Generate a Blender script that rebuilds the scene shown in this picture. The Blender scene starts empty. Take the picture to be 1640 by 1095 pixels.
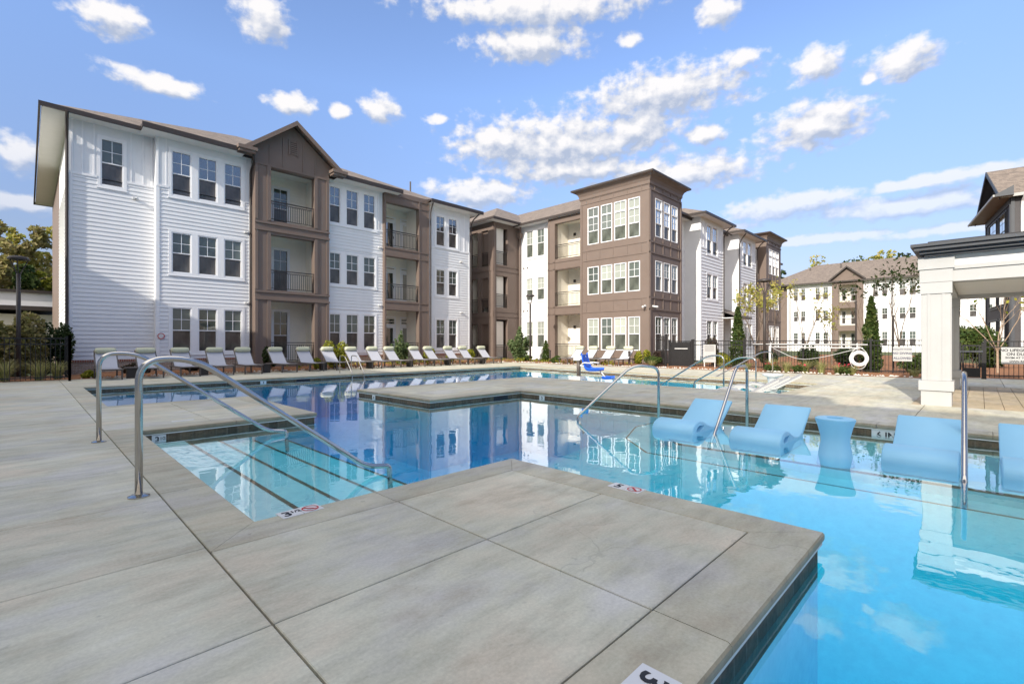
import bpy, math, random
from mathutils import Vector, Matrix
R = math.radians
SC = bpy.context.scene
COL = SC.collection

# ------------------------------------------------------------------ camera
cam_d = bpy.data.cameras.new('camera')
cam = bpy.data.objects.new('camera', cam_d)
COL.objects.link(cam)
cam.location = (0, 0, 1.25)
cam.rotation_euler = (R(90), 0, -0.7944)
cam_d.sensor_width = 36.0
cam_d.lens = 36.0 * 763.4 / 1640.0
cam_d.shift_y = 2.0 / 1640.0
cam_d.clip_start = 0.05
cam_d.clip_end = 3000
SC.camera = cam

# ------------------------------------------------------------------ sun, sky, exposure
SUN_EL, SUN_AZ = 27.5, 11.0          # light travels towards +X, turned 11 degrees towards +Y
sd = bpy.data.lights.new('sun', 'SUN')
sd.energy = 2.5
sd.angle = R(0.5)
sd.color = (1.0, 0.93, 0.82)
sun = bpy.data.objects.new('sun', sd)
COL.objects.link(sun)
ldir = Vector((math.cos(R(SUN_AZ)) * math.cos(R(SUN_EL)), math.sin(R(SUN_AZ)) * math.cos(R(SUN_EL)), -math.sin(R(SUN_EL))))
sun.rotation_euler = ldir.to_track_quat('-Z', 'Y').to_euler()
sun.location = (-30, -10, 40)
SC.view_settings.view_transform = 'Standard'
SC.view_settings.look = 'None'
SC.view_settings.exposure = 1.2
SC.view_settings.gamma = 1.0
SC.cycles.max_bounces = 8
SC.cycles.transparent_max_bounces = 16
SC.cycles.sample_clamp_indirect = 6.0

def math_node(nt, op, a=None, b=None, c=None):
    n = nt.nodes.new('ShaderNodeMath'); n.operation = op
    for i, v in enumerate((a, b, c)):
        if v is None: continue
        if isinstance(v, (int, float)): n.inputs[i].default_value = v
        else: nt.links.new(v, n.inputs[i])
    return n.outputs[0]

def mixc(nt, fac, a, b, blend='MIX'):
    n = nt.nodes.new('ShaderNodeMix'); n.data_type = 'RGBA'; n.blend_type = blend
    for i, v in ((0, fac), (6, a), (7, b)):
        if isinstance(v, (int, float)): n.inputs[i].default_value = v
        elif isinstance(v, tuple): n.inputs[i].default_value = (v[0], v[1], v[2], 1)
        else: nt.links.new(v, n.inputs[i])
    return n.outputs[2]

# clouds: azimuth, elevation, half width, half height in degrees on the sky
CLOUDS = [(5.3, 27.6, 2.8, 1.4), (17.9, 31.1, 2.6, 1.9), (9.0, 23.7, 4.1, 0.9), (20.8, 24.5, 2.4, 1.1), (30.1, 25.3, 2.3, 1.3), (25.7, 24.6, 1.2, 0.7),
          (-0.5, 15.3, 1.6, 1.5), (47.8, 32.1, 7.1, 1.7), (48.5, 34.9, 14.6, 1.4), (68.9, 32.6, 2.4, 1.3), (51.5, 22.4, 12.5, 3.3), (44.5, 22.6, 6.5, 2.4), (60.5, 23.4, 5.5, 2.0), (63.3, 26.5, 9.8, 2.4),
          (67.6, 22.1, 2.4, 1.0), (77.9, 21.1, 5.2, 2.2), (78.2, 26.1, 2.4, 1.5), (85.0, 24.6, 2.8, 1.5), (70.8, 28.3, 1.9, 0.9), (82.4, 23.9, 0.8, 0.6),
          (59.4, 31.7, 1.4, 0.7), (64.3, 18.5, 10.0, 1.8), (41.8, 17.4, 6.5, 1.6), (75.5, 13.9, 6.5, 1.3), (87.0, 14.4, 6.5, 0.6), (85.0, 12.6, 8.0, 1.1),
          (77.7, 10.4, 9.0, 0.5), (69, 12.4, 4.5, 0.5), (90, 10.0, 7, 0.5), (-0.5, 11.5, 2.6, 0.8), (52.5, 19.9, 10.5, 1.5), (36.6, 24.9, 1.5, 0.5), (100, 30, 9, 2.2), (120, 24, 11, 2.4), (-30, 26, 9, 2), (-60, 30, 12, 3), (150, 33, 12, 3), (-95, 24, 10, 2.4)]

def cloud_group():
    g = bpy.data.node_groups.new('cloud_density', 'ShaderNodeTree')
    g.interface.new_socket('AE', in_out='INPUT', socket_type='NodeSocketVector')
    g.interface.new_socket('Density', in_out='OUTPUT', socket_type='NodeSocketFloat')
    gi = g.nodes.new('NodeGroupInput'); go = g.nodes.new('NodeGroupOutput')
    nz = g.nodes.new('ShaderNodeTexNoise'); nz.noise_dimensions = '3D'
    sc_ = g.nodes.new('ShaderNodeVectorMath'); sc_.operation = 'MULTIPLY'; sc_.inputs[1].default_value = (0.26, 0.36, 1)
    g.links.new(gi.outputs[0], sc_.inputs[0]); g.links.new(sc_.outputs[0], nz.inputs['Vector'])
    nz.inputs['Scale'].default_value = 2.2; nz.inputs['Detail'].default_value = 7; nz.inputs['Roughness'].default_value = 0.52
    acc = None
    for (a, e, w, h) in CLOUDS:
        v = g.nodes.new('ShaderNodeVectorMath'); v.operation = 'SUBTRACT'; v.inputs[1].default_value = (a, e, 0)
        g.links.new(gi.outputs[0], v.inputs[0])
        m = g.nodes.new('ShaderNodeVectorMath'); m.operation = 'MULTIPLY'; m.inputs[1].default_value = (1 / (w * 1.22), 1 / (h * 1.28), 0)
        g.links.new(v.outputs[0], m.inputs[0])
        l = g.nodes.new('ShaderNodeVectorMath'); l.operation = 'LENGTH'; g.links.new(m.outputs[0], l.inputs[0])
        d = math_node(g, 'SUBTRACT', 1.0, l.outputs['Value'])
        acc = d if acc is None else math_node(g, 'MAXIMUM', acc, d)
    acc = math_node(g, 'MAXIMUM', acc, -1.0)
    n2 = math_node(g, 'MULTIPLY', math_node(g, 'SUBTRACT', nz.outputs[0], 0.525), 2.0)
    g.links.new(math_node(g, 'ADD', math_node(g, 'MULTIPLY', acc, 1.2), n2), go.inputs[0])
    return g

def build_world():
    w = bpy.data.worlds.new('World'); SC.world = w; w.use_nodes = True
    nt = w.node_tree; nt.nodes.clear()
    out = nt.nodes.new('ShaderNodeOutputWorld'); bg = nt.nodes.new('ShaderNodeBackground')
    nt.links.new(bg.outputs[0], out.inputs[0])
    sky = nt.nodes.new('ShaderNodeTexSky'); sky.sky_type = 'NISHITA'; sky.sun_disc = False
    sky.sun_elevation = R(SUN_EL)
    sky.sun_rotation = math.atan2(-ldir.x, -ldir.y)
    sky.air_density = 1.0; sky.dust_density = 0.6; sky.ozone_density = 1.6
    bg.inputs['Strength'].default_value = 0.12
    tc = nt.nodes.new('ShaderNodeTexCoord'); sx = nt.nodes.new('ShaderNodeSeparateXYZ'); nt.links.new(tc.outputs['Generated'], sx.inputs[0])
    az = math_node(nt, 'MULTIPLY', math_node(nt, 'ARCTAN2', sx.outputs[0], sx.outputs[1]), 57.29578)
    el = math_node(nt, 'MULTIPLY', math_node(nt, 'ARCSINE', sx.outputs[2]), 57.29578)
    cb = nt.nodes.new('ShaderNodeCombineXYZ'); nt.links.new(az, cb.inputs[0]); nt.links.new(el, cb.inputs[1])
    grp = cloud_group()
    g1 = nt.nodes.new('ShaderNodeGroup'); g1.node_tree = grp; nt.links.new(cb.outputs[0], g1.inputs[0])
    of = nt.nodes.new('ShaderNodeVectorMath'); of.operation = 'ADD'; of.inputs[1].default_value = (-0.7, 1.1, 0); nt.links.new(cb.outputs[0], of.inputs[0])
    g2 = nt.nodes.new('ShaderNodeGroup'); g2.node_tree = grp; nt.links.new(of.outputs[0], g2.inputs[0])
    mr = nt.nodes.new('ShaderNodeMapRange'); mr.interpolation_type = 'SMOOTHSTEP'
    nt.links.new(g1.outputs[0], mr.inputs[0]); mr.inputs[1].default_value = -0.06; mr.inputs[2].default_value = 0.62; mr.inputs[4].default_value = 0.95
    lit = math_node(nt, 'ADD', math_node(nt, 'MULTIPLY', math_node(nt, 'SUBTRACT', g1.outputs[0], g2.outputs[0]), 1.05), 0.42)
    lit.node.use_clamp = True
    cc = nt.nodes.new('ShaderNodeMix'); cc.data_type = 'RGBA'
    nt.links.new(lit, cc.inputs[0])
    cc.inputs[6].default_value = (1.75, 2.0, 2.55, 1)     # shaded cloud base
    cc.inputs[7].default_value = (3.75, 3.65, 3.6, 1)      # lit cloud top
    tint = nt.nodes.new('ShaderNodeMix'); tint.data_type = 'RGBA'; tint.blend_type = 'MULTIPLY'; tint.inputs[0].default_value = 1
    nt.links.new(sky.outputs[0], tint.inputs[6]); lo = nt.nodes.new('ShaderNodeMapRange'); nt.links.new(el, lo.inputs[0]); lo.inputs[1].default_value = 0; lo.inputs[2].default_value = 27; lo.inputs[3].default_value = 0; lo.inputs[4].default_value = 1.0
    tcol = mixc(nt, lo.outputs[0], (.33, .25, .28), (.92, .93, 1.06)); nt.links.new(tcol, tint.inputs[7])
    hz = nt.nodes.new('ShaderNodeMapRange'); nt.links.new(el, hz.inputs[0]); hz.inputs[1].default_value = 11; hz.inputs[2].default_value = 19; hz.inputs[3].default_value = .55; hz.inputs[4].default_value = 1
    mx = nt.nodes.new('ShaderNodeMix'); mx.data_type = 'RGBA'
    nt.links.new(math_node(nt, 'MULTIPLY', mr.outputs[0], hz.outputs[0]), mx.inputs[0]); nt.links.new(tint.outputs[2], mx.inputs[6]); nt.links.new(cc.outputs[2], mx.inputs[7])
    # unseen thick cloud added overhead and towards the sun to lighten the shade
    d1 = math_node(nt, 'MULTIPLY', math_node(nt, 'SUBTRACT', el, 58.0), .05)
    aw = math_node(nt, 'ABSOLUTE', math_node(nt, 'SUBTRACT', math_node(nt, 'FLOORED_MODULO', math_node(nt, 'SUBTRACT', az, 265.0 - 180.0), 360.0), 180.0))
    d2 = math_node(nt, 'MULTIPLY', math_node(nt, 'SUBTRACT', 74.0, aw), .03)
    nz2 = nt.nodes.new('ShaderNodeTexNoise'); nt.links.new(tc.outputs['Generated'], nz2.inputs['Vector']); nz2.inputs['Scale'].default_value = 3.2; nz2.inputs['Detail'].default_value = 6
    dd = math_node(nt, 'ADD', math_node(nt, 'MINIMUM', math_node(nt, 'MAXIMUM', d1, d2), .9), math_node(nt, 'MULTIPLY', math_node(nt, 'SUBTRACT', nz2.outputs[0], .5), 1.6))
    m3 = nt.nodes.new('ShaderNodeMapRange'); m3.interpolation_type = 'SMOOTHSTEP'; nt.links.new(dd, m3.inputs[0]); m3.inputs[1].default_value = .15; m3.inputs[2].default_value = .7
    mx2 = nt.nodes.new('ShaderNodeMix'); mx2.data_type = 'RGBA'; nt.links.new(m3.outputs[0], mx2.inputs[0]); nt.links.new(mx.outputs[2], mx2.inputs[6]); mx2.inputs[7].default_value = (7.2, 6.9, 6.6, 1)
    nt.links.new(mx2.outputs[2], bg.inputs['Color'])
build_world()

# ------------------------------------------------------------------ mesh helpers
class MB:
    def __init__(self): self.v = []; self.f = []; self.m = []
    def add(self, pts, m=0):
        n = len(self.v); self.v += [tuple(p) for p in pts]; self.f.append(tuple(range(n, n + len(pts)))); self.m.append(m)
    def addmesh(self, vs, fs, m=0):
        n = len(self.v); self.v += [tuple(p) for p in vs]
        for f in fs: self.f.append(tuple(i + n for i in f)); self.m.append(m)
    def box(self, x0, x1, y0, y1, z0, z1, m=0):
        vs = [(x, y, z) for x in (x0, x1) for y in (y0, y1) for z in (z0, z1)]
        self.addmesh(vs, [(0, 1, 3, 2), (4, 6, 7, 5), (0, 4, 5, 1), (2, 3, 7, 6), (0, 2, 6, 4), (1, 5, 7, 3)], m)
    def fbox(self, fr, u0, u1, z0, z1, d0, d1, m=0):
        vs = [fr(u, z, d) for u in (u0, u1) for d in (d0, d1) for z in (z0, z1)]
        self.addmesh(vs, [(0, 1, 3, 2), (4, 6, 7, 5), (0, 4, 5, 1), (2, 3, 7, 6), (0, 2, 6, 4), (1, 5, 7, 3)], m)
    def tube(self, pts, r, n=10, m=0, caps=True):
        pts = [Vector(p) for p in pts]; rings = []
        rs = r if isinstance(r, (list, tuple)) else [r] * len(pts)
        t0 = (pts[1] - pts[0]).normalized()
        up = Vector((0, 0, 1)) if abs(t0.z) < 0.9 else Vector((1, 0, 0))
        x = t0.cross(up).normalized()
        for i, p in enumerate(pts):
            if i == 0: t = pts[1] - pts[0]
            elif i == len(pts) - 1: t = pts[-1] - pts[-2]
            else: t = (pts[i + 1] - p).normalized() + (p - pts[i - 1]).normalized()
            t.normalize(); x = (x - t * x.dot(t)).normalized(); y = t.cross(x)
            rings.append([p + (x * math.cos(a) + y * math.sin(a)) * rs[i] for a in [2 * math.pi * k / n for k in range(n)]])
        vs = [q for ring in rings for q in ring]; fs = []
        for i in range(len(pts) - 1):
            for k in range(n):
                fs.append((i * n + k, i * n + (k + 1) % n, (i + 1) * n + (k + 1) % n, (i + 1) * n + k))
        if caps: fs.append(tuple(range(n - 1, -1, -1))); fs.append(tuple((len(pts) - 1) * n + k for k in range(n)))
        self.addmesh(vs, fs, m)
    def lathe(self, prof, c=(0, 0, 0), n=24, m=0, caps=True):
        vs = []; fs = []
        for (r, z) in prof:
            for k in range(n):
                a = 2 * math.pi * k / n; vs.append((c[0] + r * math.cos(a), c[1] + r * math.sin(a), c[2] + z))
        for i in range(len(prof) - 1):
            for k in range(n): fs.append((i * n + k, i * n + (k + 1) % n, (i + 1) * n + (k + 1) % n, (i + 1) * n + k))
        if caps: fs.append(tuple(range(n - 1, -1, -1))); fs.append(tuple((len(prof) - 1) * n + k for k in range(n)))
        self.addmesh(vs, fs, m)
    def extrude_poly(self, poly, a, b, m=0):
        """poly: list of 3D points; a,b: offset vectors of the two end caps"""
        A = [Vector(p) + Vector(a) for p in poly]; B = [Vector(p) + Vector(b) for p in poly]; n = len(poly)
        self.addmesh(A + B, [tuple(range(n - 1, -1, -1)), tuple(range(n, 2 * n))] + [(i, (i + 1) % n, n + (i + 1) % n, n + i) for i in range(n)], m)
    def mesh(self, name, mats, smooth=False):
        me = bpy.data.meshes.new(name); me.from_pydata(self.v, [], self.f)
        for mt in (mats if isinstance(mats, (list, tuple)) else [mats]): me.materials.append(mt)
        if any(self.m): me.polygons.foreach_set('material_index', self.m)
        if smooth: me.polygons.foreach_set('use_smooth', [True] * len(self.f))
        me.update(); return me
    def build(self, name, mats, parent=None, smooth=False, loc=None):
        return link(name, self.mesh(name, mats, smooth), parent, loc)

def link(name, me, parent=None, loc=None, rz=0.0):
    o = bpy.data.objects.new(name, me); COL.objects.link(o)
    if parent is not None:
        o.parent = parent
    if loc is not None: o.location = loc
    if rz: o.rotation_euler = (0, 0, rz)
    return o
def tag(o, label=None, cat=None, group=None, kind=None):
    if label: o['label'] = label
    if cat: o['category'] = cat
    if group: o['group'] = group
    if kind: o['kind'] = kind
    return o
def empty(name, loc, label, cat, group=None, rz=0.0):
    o = bpy.data.objects.new(name, None); COL.objects.link(o); o.location = loc; o.rotation_euler = (0, 0, rz); o.empty_display_size = .2
    return tag(o, label, cat, group)
def world_part(o):
    """the mesh was written in world coordinates: undo the root's offset"""
    p = o.parent; off = Vector((0, 0, 0))
    while p is not None: off += p.location; p = p.parent
    o.location = -off
    return o
def copy_tree(o, parent=None):
    c = o.copy(); COL.objects.link(c)
    if parent is not None: c.parent = parent
    for ch in list(o.children): copy_tree(ch, c)
    return c
def arc(c, r, a0, a1, n, ux, uy):
    c = Vector(c); ux = Vector(ux); uy = Vector(uy)
    return [c + ux * (r * math.cos(R(a0 + (a1 - a0) * k / n))) + uy * (r * math.sin(R(a0 + (a1 - a0) * k / n))) for k in range(n + 1)]
def fillet(pts, rad, n=7):
    """round the corners of a polyline"""
    P = [Vector(p) for p in pts]; out = [P[0]]
    for i in range(1, len(P) - 1):
        a = (P[i - 1] - P[i]); b = (P[i + 1] - P[i]); la, lb = a.length, b.length; a.normalize(); b.normalize()
        r = rad[i - 1] if isinstance(rad, (list, tuple)) else rad
        d = min(r, la * .48, lb * .48)
        p0 = P[i] + a * d; p1 = P[i] + b * d
        for k in range(n + 1):
            t = k / n; out.append(p0 * (1 - t) ** 2 + P[i] * 2 * t * (1 - t) + p1 * t * t)
    out.append(P[-1]); return out

# ------------------------------------------------------------------ materials
def new_mat(name):
    m = bpy.data.materials.new(name); m.use_nodes = True; nt = m.node_tree; nt.nodes.clear()
    o = nt.nodes.new('ShaderNodeOutputMaterial'); b = nt.nodes.new('ShaderNodeBsdfPrincipled'); nt.links.new(b.outputs[0], o.inputs[0])
    return m, nt, b, o
def setc(b, c): b.inputs['Base Color'].default_value = (c[0], c[1], c[2], 1)
def noise(nt, vec, scale, detail=4, rough=.55, dim='3D'):
    n = nt.nodes.new('ShaderNodeTexNoise'); n.inputs['Scale'].default_value = scale; n.inputs['Detail'].default_value = detail; n.inputs['Roughness'].default_value = rough
    if vec is not None: nt.links.new(vec, n.inputs['Vector'])
    return n.outputs[0]
def objvec(nt, scale=(1, 1, 1)):
    tc = nt.nodes.new('ShaderNodeTexCoord'); mp = nt.nodes.new('ShaderNodeMapping'); mp.inputs['Scale'].default_value = scale
    nt.links.new(tc.outputs['Object'], mp.inputs['Vector']); return mp.outputs[0]
def ramp(nt, fac, stops):
    r = nt.nodes.new('ShaderNodeValToRGB'); nt.links.new(fac, r.inputs[0])
    while len(r.color_ramp.elements) < len(stops): r.color_ramp.elements.new(.5)
    for e, (p, c) in zip(r.color_ramp.elements, stops): e.position = p; e.color = (c[0], c[1], c[2], 1)
    return r.outputs[0]
def bump(nt, b, h, strength=.3, dist=.01):
    n = nt.nodes.new('ShaderNodeBump'); n.inputs['Strength'].default_value = strength; n.inputs['Distance'].default_value = dist
    nt.links.new(h, n.inputs['Height']); nt.links.new(n.outputs[0], b.inputs['Normal'])
def paint(name, col, rough=.55, var=.06, nscale=3.0, spec=.35):
    m, nt, b, o = new_mat(name)
    v = objvec(nt); n = noise(nt, v, nscale, 5)
    lo = tuple(c * (1 - var) for c in col); hi = tuple(min(1, c * (1 + var)) for c in col)
    nt.links.new(ramp(nt, n, [(.3, lo), (.7, hi)]), b.inputs['Base Color'])
    b.inputs['Roughness'].default_value = rough; b.inputs['Specular IOR Level'].default_value = spec
    return m
def metal(name, col, rough):
    m, nt, b, o = new_mat(name); setc(b, col); b.inputs['Metallic'].default_value = 1
    n = noise(nt, objvec(nt, (1, 1, .15)), 40, 3)
    nt.links.new(ramp(nt, n, [(.2, (rough * .7,) * 3), (.8, (rough * 1.4,) * 3)]), b.inputs['Roughness'])
    return m
def concrete(name, c0, c1, stain=(.30, .25, .19), broom=True):
    m, nt, b, o = new_mat(name); v = objvec(nt)
    big = noise(nt, v, .55, 5, .65); mid = noise(nt, objvec(nt, (1.2, 4.0, 1)), 1.5, 8, .7); fine = noise(nt, v, 55, 4, .7)
    hue = noise(nt, objvec(nt, (1, 1.4, 1)), .9, 4, .6)
    base = mixc(nt, 1.0, ramp(nt, big, [(.36, c0), (.64, c1)]), ramp(nt, hue, [(.34, (1.07, 1.0, .91)), (.5, (.99, 1.01, .94)), (.64, (.97, .99, 1.05))]), 'MULTIPLY')
    m1 = ramp(nt, mid, [(.34, (.80, .80, .79)), (.5, (.98, .98, .975)), (.66, (1.09, 1.09, 1.09))])
    c = mixc(nt, 1.0, base, m1, 'MULTIPLY')
    geo = nt.nodes.new('ShaderNodeNewGeometry')
    isl = ramp(nt, geo.outputs['Random Per Island'], [(0, (.93, .93, .93)), (1, (1.05, 1.045, 1.03))])
    c = mixc(nt, 1.0, c, isl, 'MULTIPLY')
    st = noise(nt, objvec(nt, (1, 1.6, 1)), 1.05, 7, .68)
    sf = ramp(nt, st, [(.54, (0, 0, 0)), (.74, (.6, .6, .6))])
    c = mixc(nt, sf, c, stain); c = mixc(nt, 1.0, c, (1.03, 1.01, .935), 'MULTIPLY')
    fm = ramp(nt, fine, [(.25, (.84, .84, .84)), (.75, (1.08, 1.08, 1.08))])
    c = mixc(nt, 1.0, c, fm, 'MULTIPLY')
    sp = noise(nt, v, 11, 2, .5)
    c = mixc(nt, ramp(nt, sp, [(.71, (0, 0, 0)), (.76, (.35, .35, .35))]), c, tuple(x * .45 for x in c0))
    dv = nt.nodes.new('ShaderNodeVectorMath'); dv.operation = 'ADD'; nv = nt.nodes.new('ShaderNodeTexNoise'); nv.inputs['Scale'].default_value = 1.1; nv.inputs['Detail'].default_value = 3
    nt.links.new(v, nv.inputs['Vector']); nt.links.new(v, dv.inputs[0]); nt.links.new(nv.outputs['Color'], dv.inputs[1])
    vr = nt.nodes.new('ShaderNodeTexVoronoi'); vr.feature = 'DISTANCE_TO_EDGE'; vr.inputs['Scale'].default_value = .33; nt.links.new(dv.outputs[0], vr.inputs['Vector'])
    ck = math_node(nt, 'MULTIPLY', math_node(nt, 'LESS_THAN', vr.outputs['Distance'], .0016), math_node(nt, 'GREATER_THAN', noise(nt, v, .4, 2), .52))
    c = mixc(nt, math_node(nt, 'MULTIPLY', ck, .22), c, tuple(x * .4 for x in c0))
    nt.links.new(c, b.inputs['Base Color']); b.inputs['Roughness'].default_value = .8; b.inputs['Specular IOR Level'].default_value = .3
    h = noise(nt, objvec(nt, (18, 90, 20) if broom else (40, 40, 40)), 2.2, 3, .6)
    bump(nt, b, h, .25, .004)
    return m
def leaf_mat(name, cols, trans=.35):
    m, nt, b, o = new_mat(name)
    geo = nt.nodes.new('ShaderNodeNewGeometry')
    st = [(i / max(1, len(cols) - 1), c) for i, c in enumerate(cols)]
    col = ramp(nt, geo.outputs['Random Per Island'], st)
    nt.links.new(col, b.inputs['Base Color']); b.inputs['Roughness'].default_value = .6; b.inputs['Specular IOR Level'].default_value = .25
    tr = nt.nodes.new('ShaderNodeBsdfTranslucent'); nt.links.new(col, tr.inputs[0])
    mx = nt.nodes.new('ShaderNodeMixShader'); mx.inputs[0].default_value = trans
    nt.links.new(b.outputs[0], mx.inputs[1]); nt.links.new(tr.outputs[0], mx.inputs[2]); nt.links.new(mx.outputs[0], o.inputs[0])
    return m
M = {}
M['deck'] = concrete('deck_concrete', (.46, .445, .41), (.56, .545, .51))
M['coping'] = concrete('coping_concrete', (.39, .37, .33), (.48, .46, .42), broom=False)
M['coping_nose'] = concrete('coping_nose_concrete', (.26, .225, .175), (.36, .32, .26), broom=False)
M['joint'] = paint('joint_filler', (.055, .045, .035), .9)
M['pavers'] = concrete('tan_pavers', (.40, .33, .26), (.52, .44, .36), stain=(.3, .22, .15))
M['white'] = paint('white_siding', (.71, .715, .725), .5, .025, 2)
M['trim'] = paint('white_trim', (.77, .77, .78), .45, .02, 4)
M['cream'] = paint('balcony_white', (.80, .755, .67), .55, .03, 2)
M['brown'] = paint('brown_panel', (.160, .120, .100), .6, .05, 1.5)
M['darkbrown'] = paint('dark_brown_trim', (.045, .036, .033), .45, .08)
M['rail'] = paint('dark_metal', (.035, .03, .028), .4, .1)
M['fence'] = paint('black_fence', (.018, .017, .018), .4, .1)
M['steel'] = metal('stainless_steel', (.52, .495, .46), .16)
M['soffit'] = paint('soffit', (.72, .71, .69), .6, .02)
M['grey_trim'] = paint('charcoal_trim', (.05, .055, .065), .5, .06)
M['grey_wall'] = paint('charcoal_wall', (.055, .052, .056), .6, .08)
M['frame_grey'] = paint('pale_grey_metal', (.36, .36, .35), .5)
M['plain_white'] = paint('white_plastic', (.62, .62, .615), .35, .02)
M['blue'] = paint('blue_plastic', (.015, .10, .52), .35, .05)
M['ledge_blue'] = paint('pale_blue_plastic', (.31, .61, .81), .42, .03, 2)
M['sling'] = paint('grey_white_sling', (.43, .435, .47), .75, .04, 30)
M['frame'] = paint('taupe_metal', (.10, .085, .075), .45, .08)
M['pillow'] = paint('sage_fabric', (.52, .53, .38), .85, .06, 20)
M['red'] = paint('red_paint', (.45, .03, .03), .5)
M['ink'] = paint('black_ink', (.02, .02, .025), .6)
M['navy'] = paint('navy_ink', (.045, .05, .10), .6)
M['bark'] = paint('bark', (.16, .12, .09), .9, .3, 14)
M['palebark'] = paint('pale_bark', (.33, .24, .17), .85, .25, 14)
M['grout'] = paint('pale_grout', (.62, .60, .55), .8)
def shingles():
    m, nt, b, o = new_mat('roof_shingles'); v = objvec(nt)
    vo = nt.nodes.new('ShaderNodeTexVoronoi'); vo.inputs['Scale'].default_value = 4.2; nt.links.new(objvec(nt, (1, 1, 1.6)), vo.inputs['Vector'])
    n = noise(nt, v, 22, 4, .7); c = ramp(nt, n, [(.3, (.135, .108, .09)), (.7, (.235, .195, .165))])
    bwn = nt.nodes.new('ShaderNodeRGBToBW'); nt.links.new(vo.outputs['Color'], bwn.inputs[0]); c2 = mixc(nt, 1.0, c, ramp(nt, bwn.outputs[0], [(.2, (.78, .77, .76)), (.8, (1.15, 1.13, 1.1))]), 'MULTIPLY'); nt.links.new(c2, b.inputs['Base Color']); b.inputs['Roughness'].default_value = .9
    bump(nt, b, n, .5, .02); return m
M['shingle'] = shingles()
def brickmat(name, c1, c2, mortar, w, h, msize=.012, bumpy=.3):
    m, nt, b, o = new_mat(name)
    tc = nt.nodes.new('ShaderNodeTexCoord'); sx = nt.nodes.new('ShaderNodeSeparateXYZ'); nt.links.new(tc.outputs['Object'], sx.inputs[0])
    cb = nt.nodes.new('ShaderNodeCombineXYZ'); nt.links.new(math_node(nt, 'ADD', sx.outputs[0], sx.outputs[1]), cb.inputs[0]); nt.links.new(sx.outputs[2], cb.inputs[1])
    br = nt.nodes.new('ShaderNodeTexBrick'); nt.links.new(cb.outputs[0], br.inputs['Vector'])
    br.inputs['Color1'].default_value = (*c1, 1); br.inputs['Color2'].default_value = (*c2, 1); br.inputs['Mortar'].default_value = (*mortar, 1)
    br.inputs['Scale'].default_value = 1; br.inputs['Mortar Size'].default_value = msize; br.inputs['Brick Width'].default_value = w; br.inputs['Row Height'].default_value = h
    n = noise(nt, tc.outputs['Object'], 26, 4, .65)
    c = mixc(nt, 1.0, br.outputs['Color'], ramp(nt, n, [(.3, (.6, .6, .6)), (.7, (1.25, 1.22, 1.15))]), 'MULTIPLY')
    nt.links.new(c, b.inputs['Base Color']); b.inputs['Roughness'].default_value = .7; b.inputs['Specular IOR Level'].default_value = .15
    bump(nt, b, br.outputs['Fac'], -bumpy, .004); return m, br
M['tile'], _b = brickmat('dark_pool_tile', (.17, .125, .085), (.10, .076, .055), (.16, .13, .10), .155, .4, .007)
_b.offset = 0
M['brick'], _b = brickmat('tan_brick', (.42, .32, .25), (.33, .23, .17), (.45, .41, .36), .21, .072, .010)
M['soldier'], _b = brickmat('red_brick', (.30, .13, .09), (.24, .10, .07), (.42, .38, .33), .075, .4, .009)
_b.offset = 0
def plaster():
    m, nt, b, o = new_mat('pool_plaster'); v = objvec(nt); n = noise(nt, v, 9, 6, .7); n2 = noise(nt, v, 1.2, 3)
    c = ramp(nt, n, [(.3, (.58, .74, .78)), (.7, (.74, .88, .89))])
    nt.links.new(mixc(nt, 1.0, c, ramp(nt, n2, [(.3, (.93, .93, .93)), (.7, (1.04, 1.04, 1.04))]), 'MULTIPLY'), b.inputs['Base Color'])
    b.inputs['Roughness'].default_value = .8; return m
M['plaster'] = plaster()
M['nosing'] = paint('step_edge_tile', (.16, .105, .06), .7, .3, 18)
M['pav_white'] = paint('pavilion_white', (.41, .41, .405), .5, .03, 3)
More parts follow.
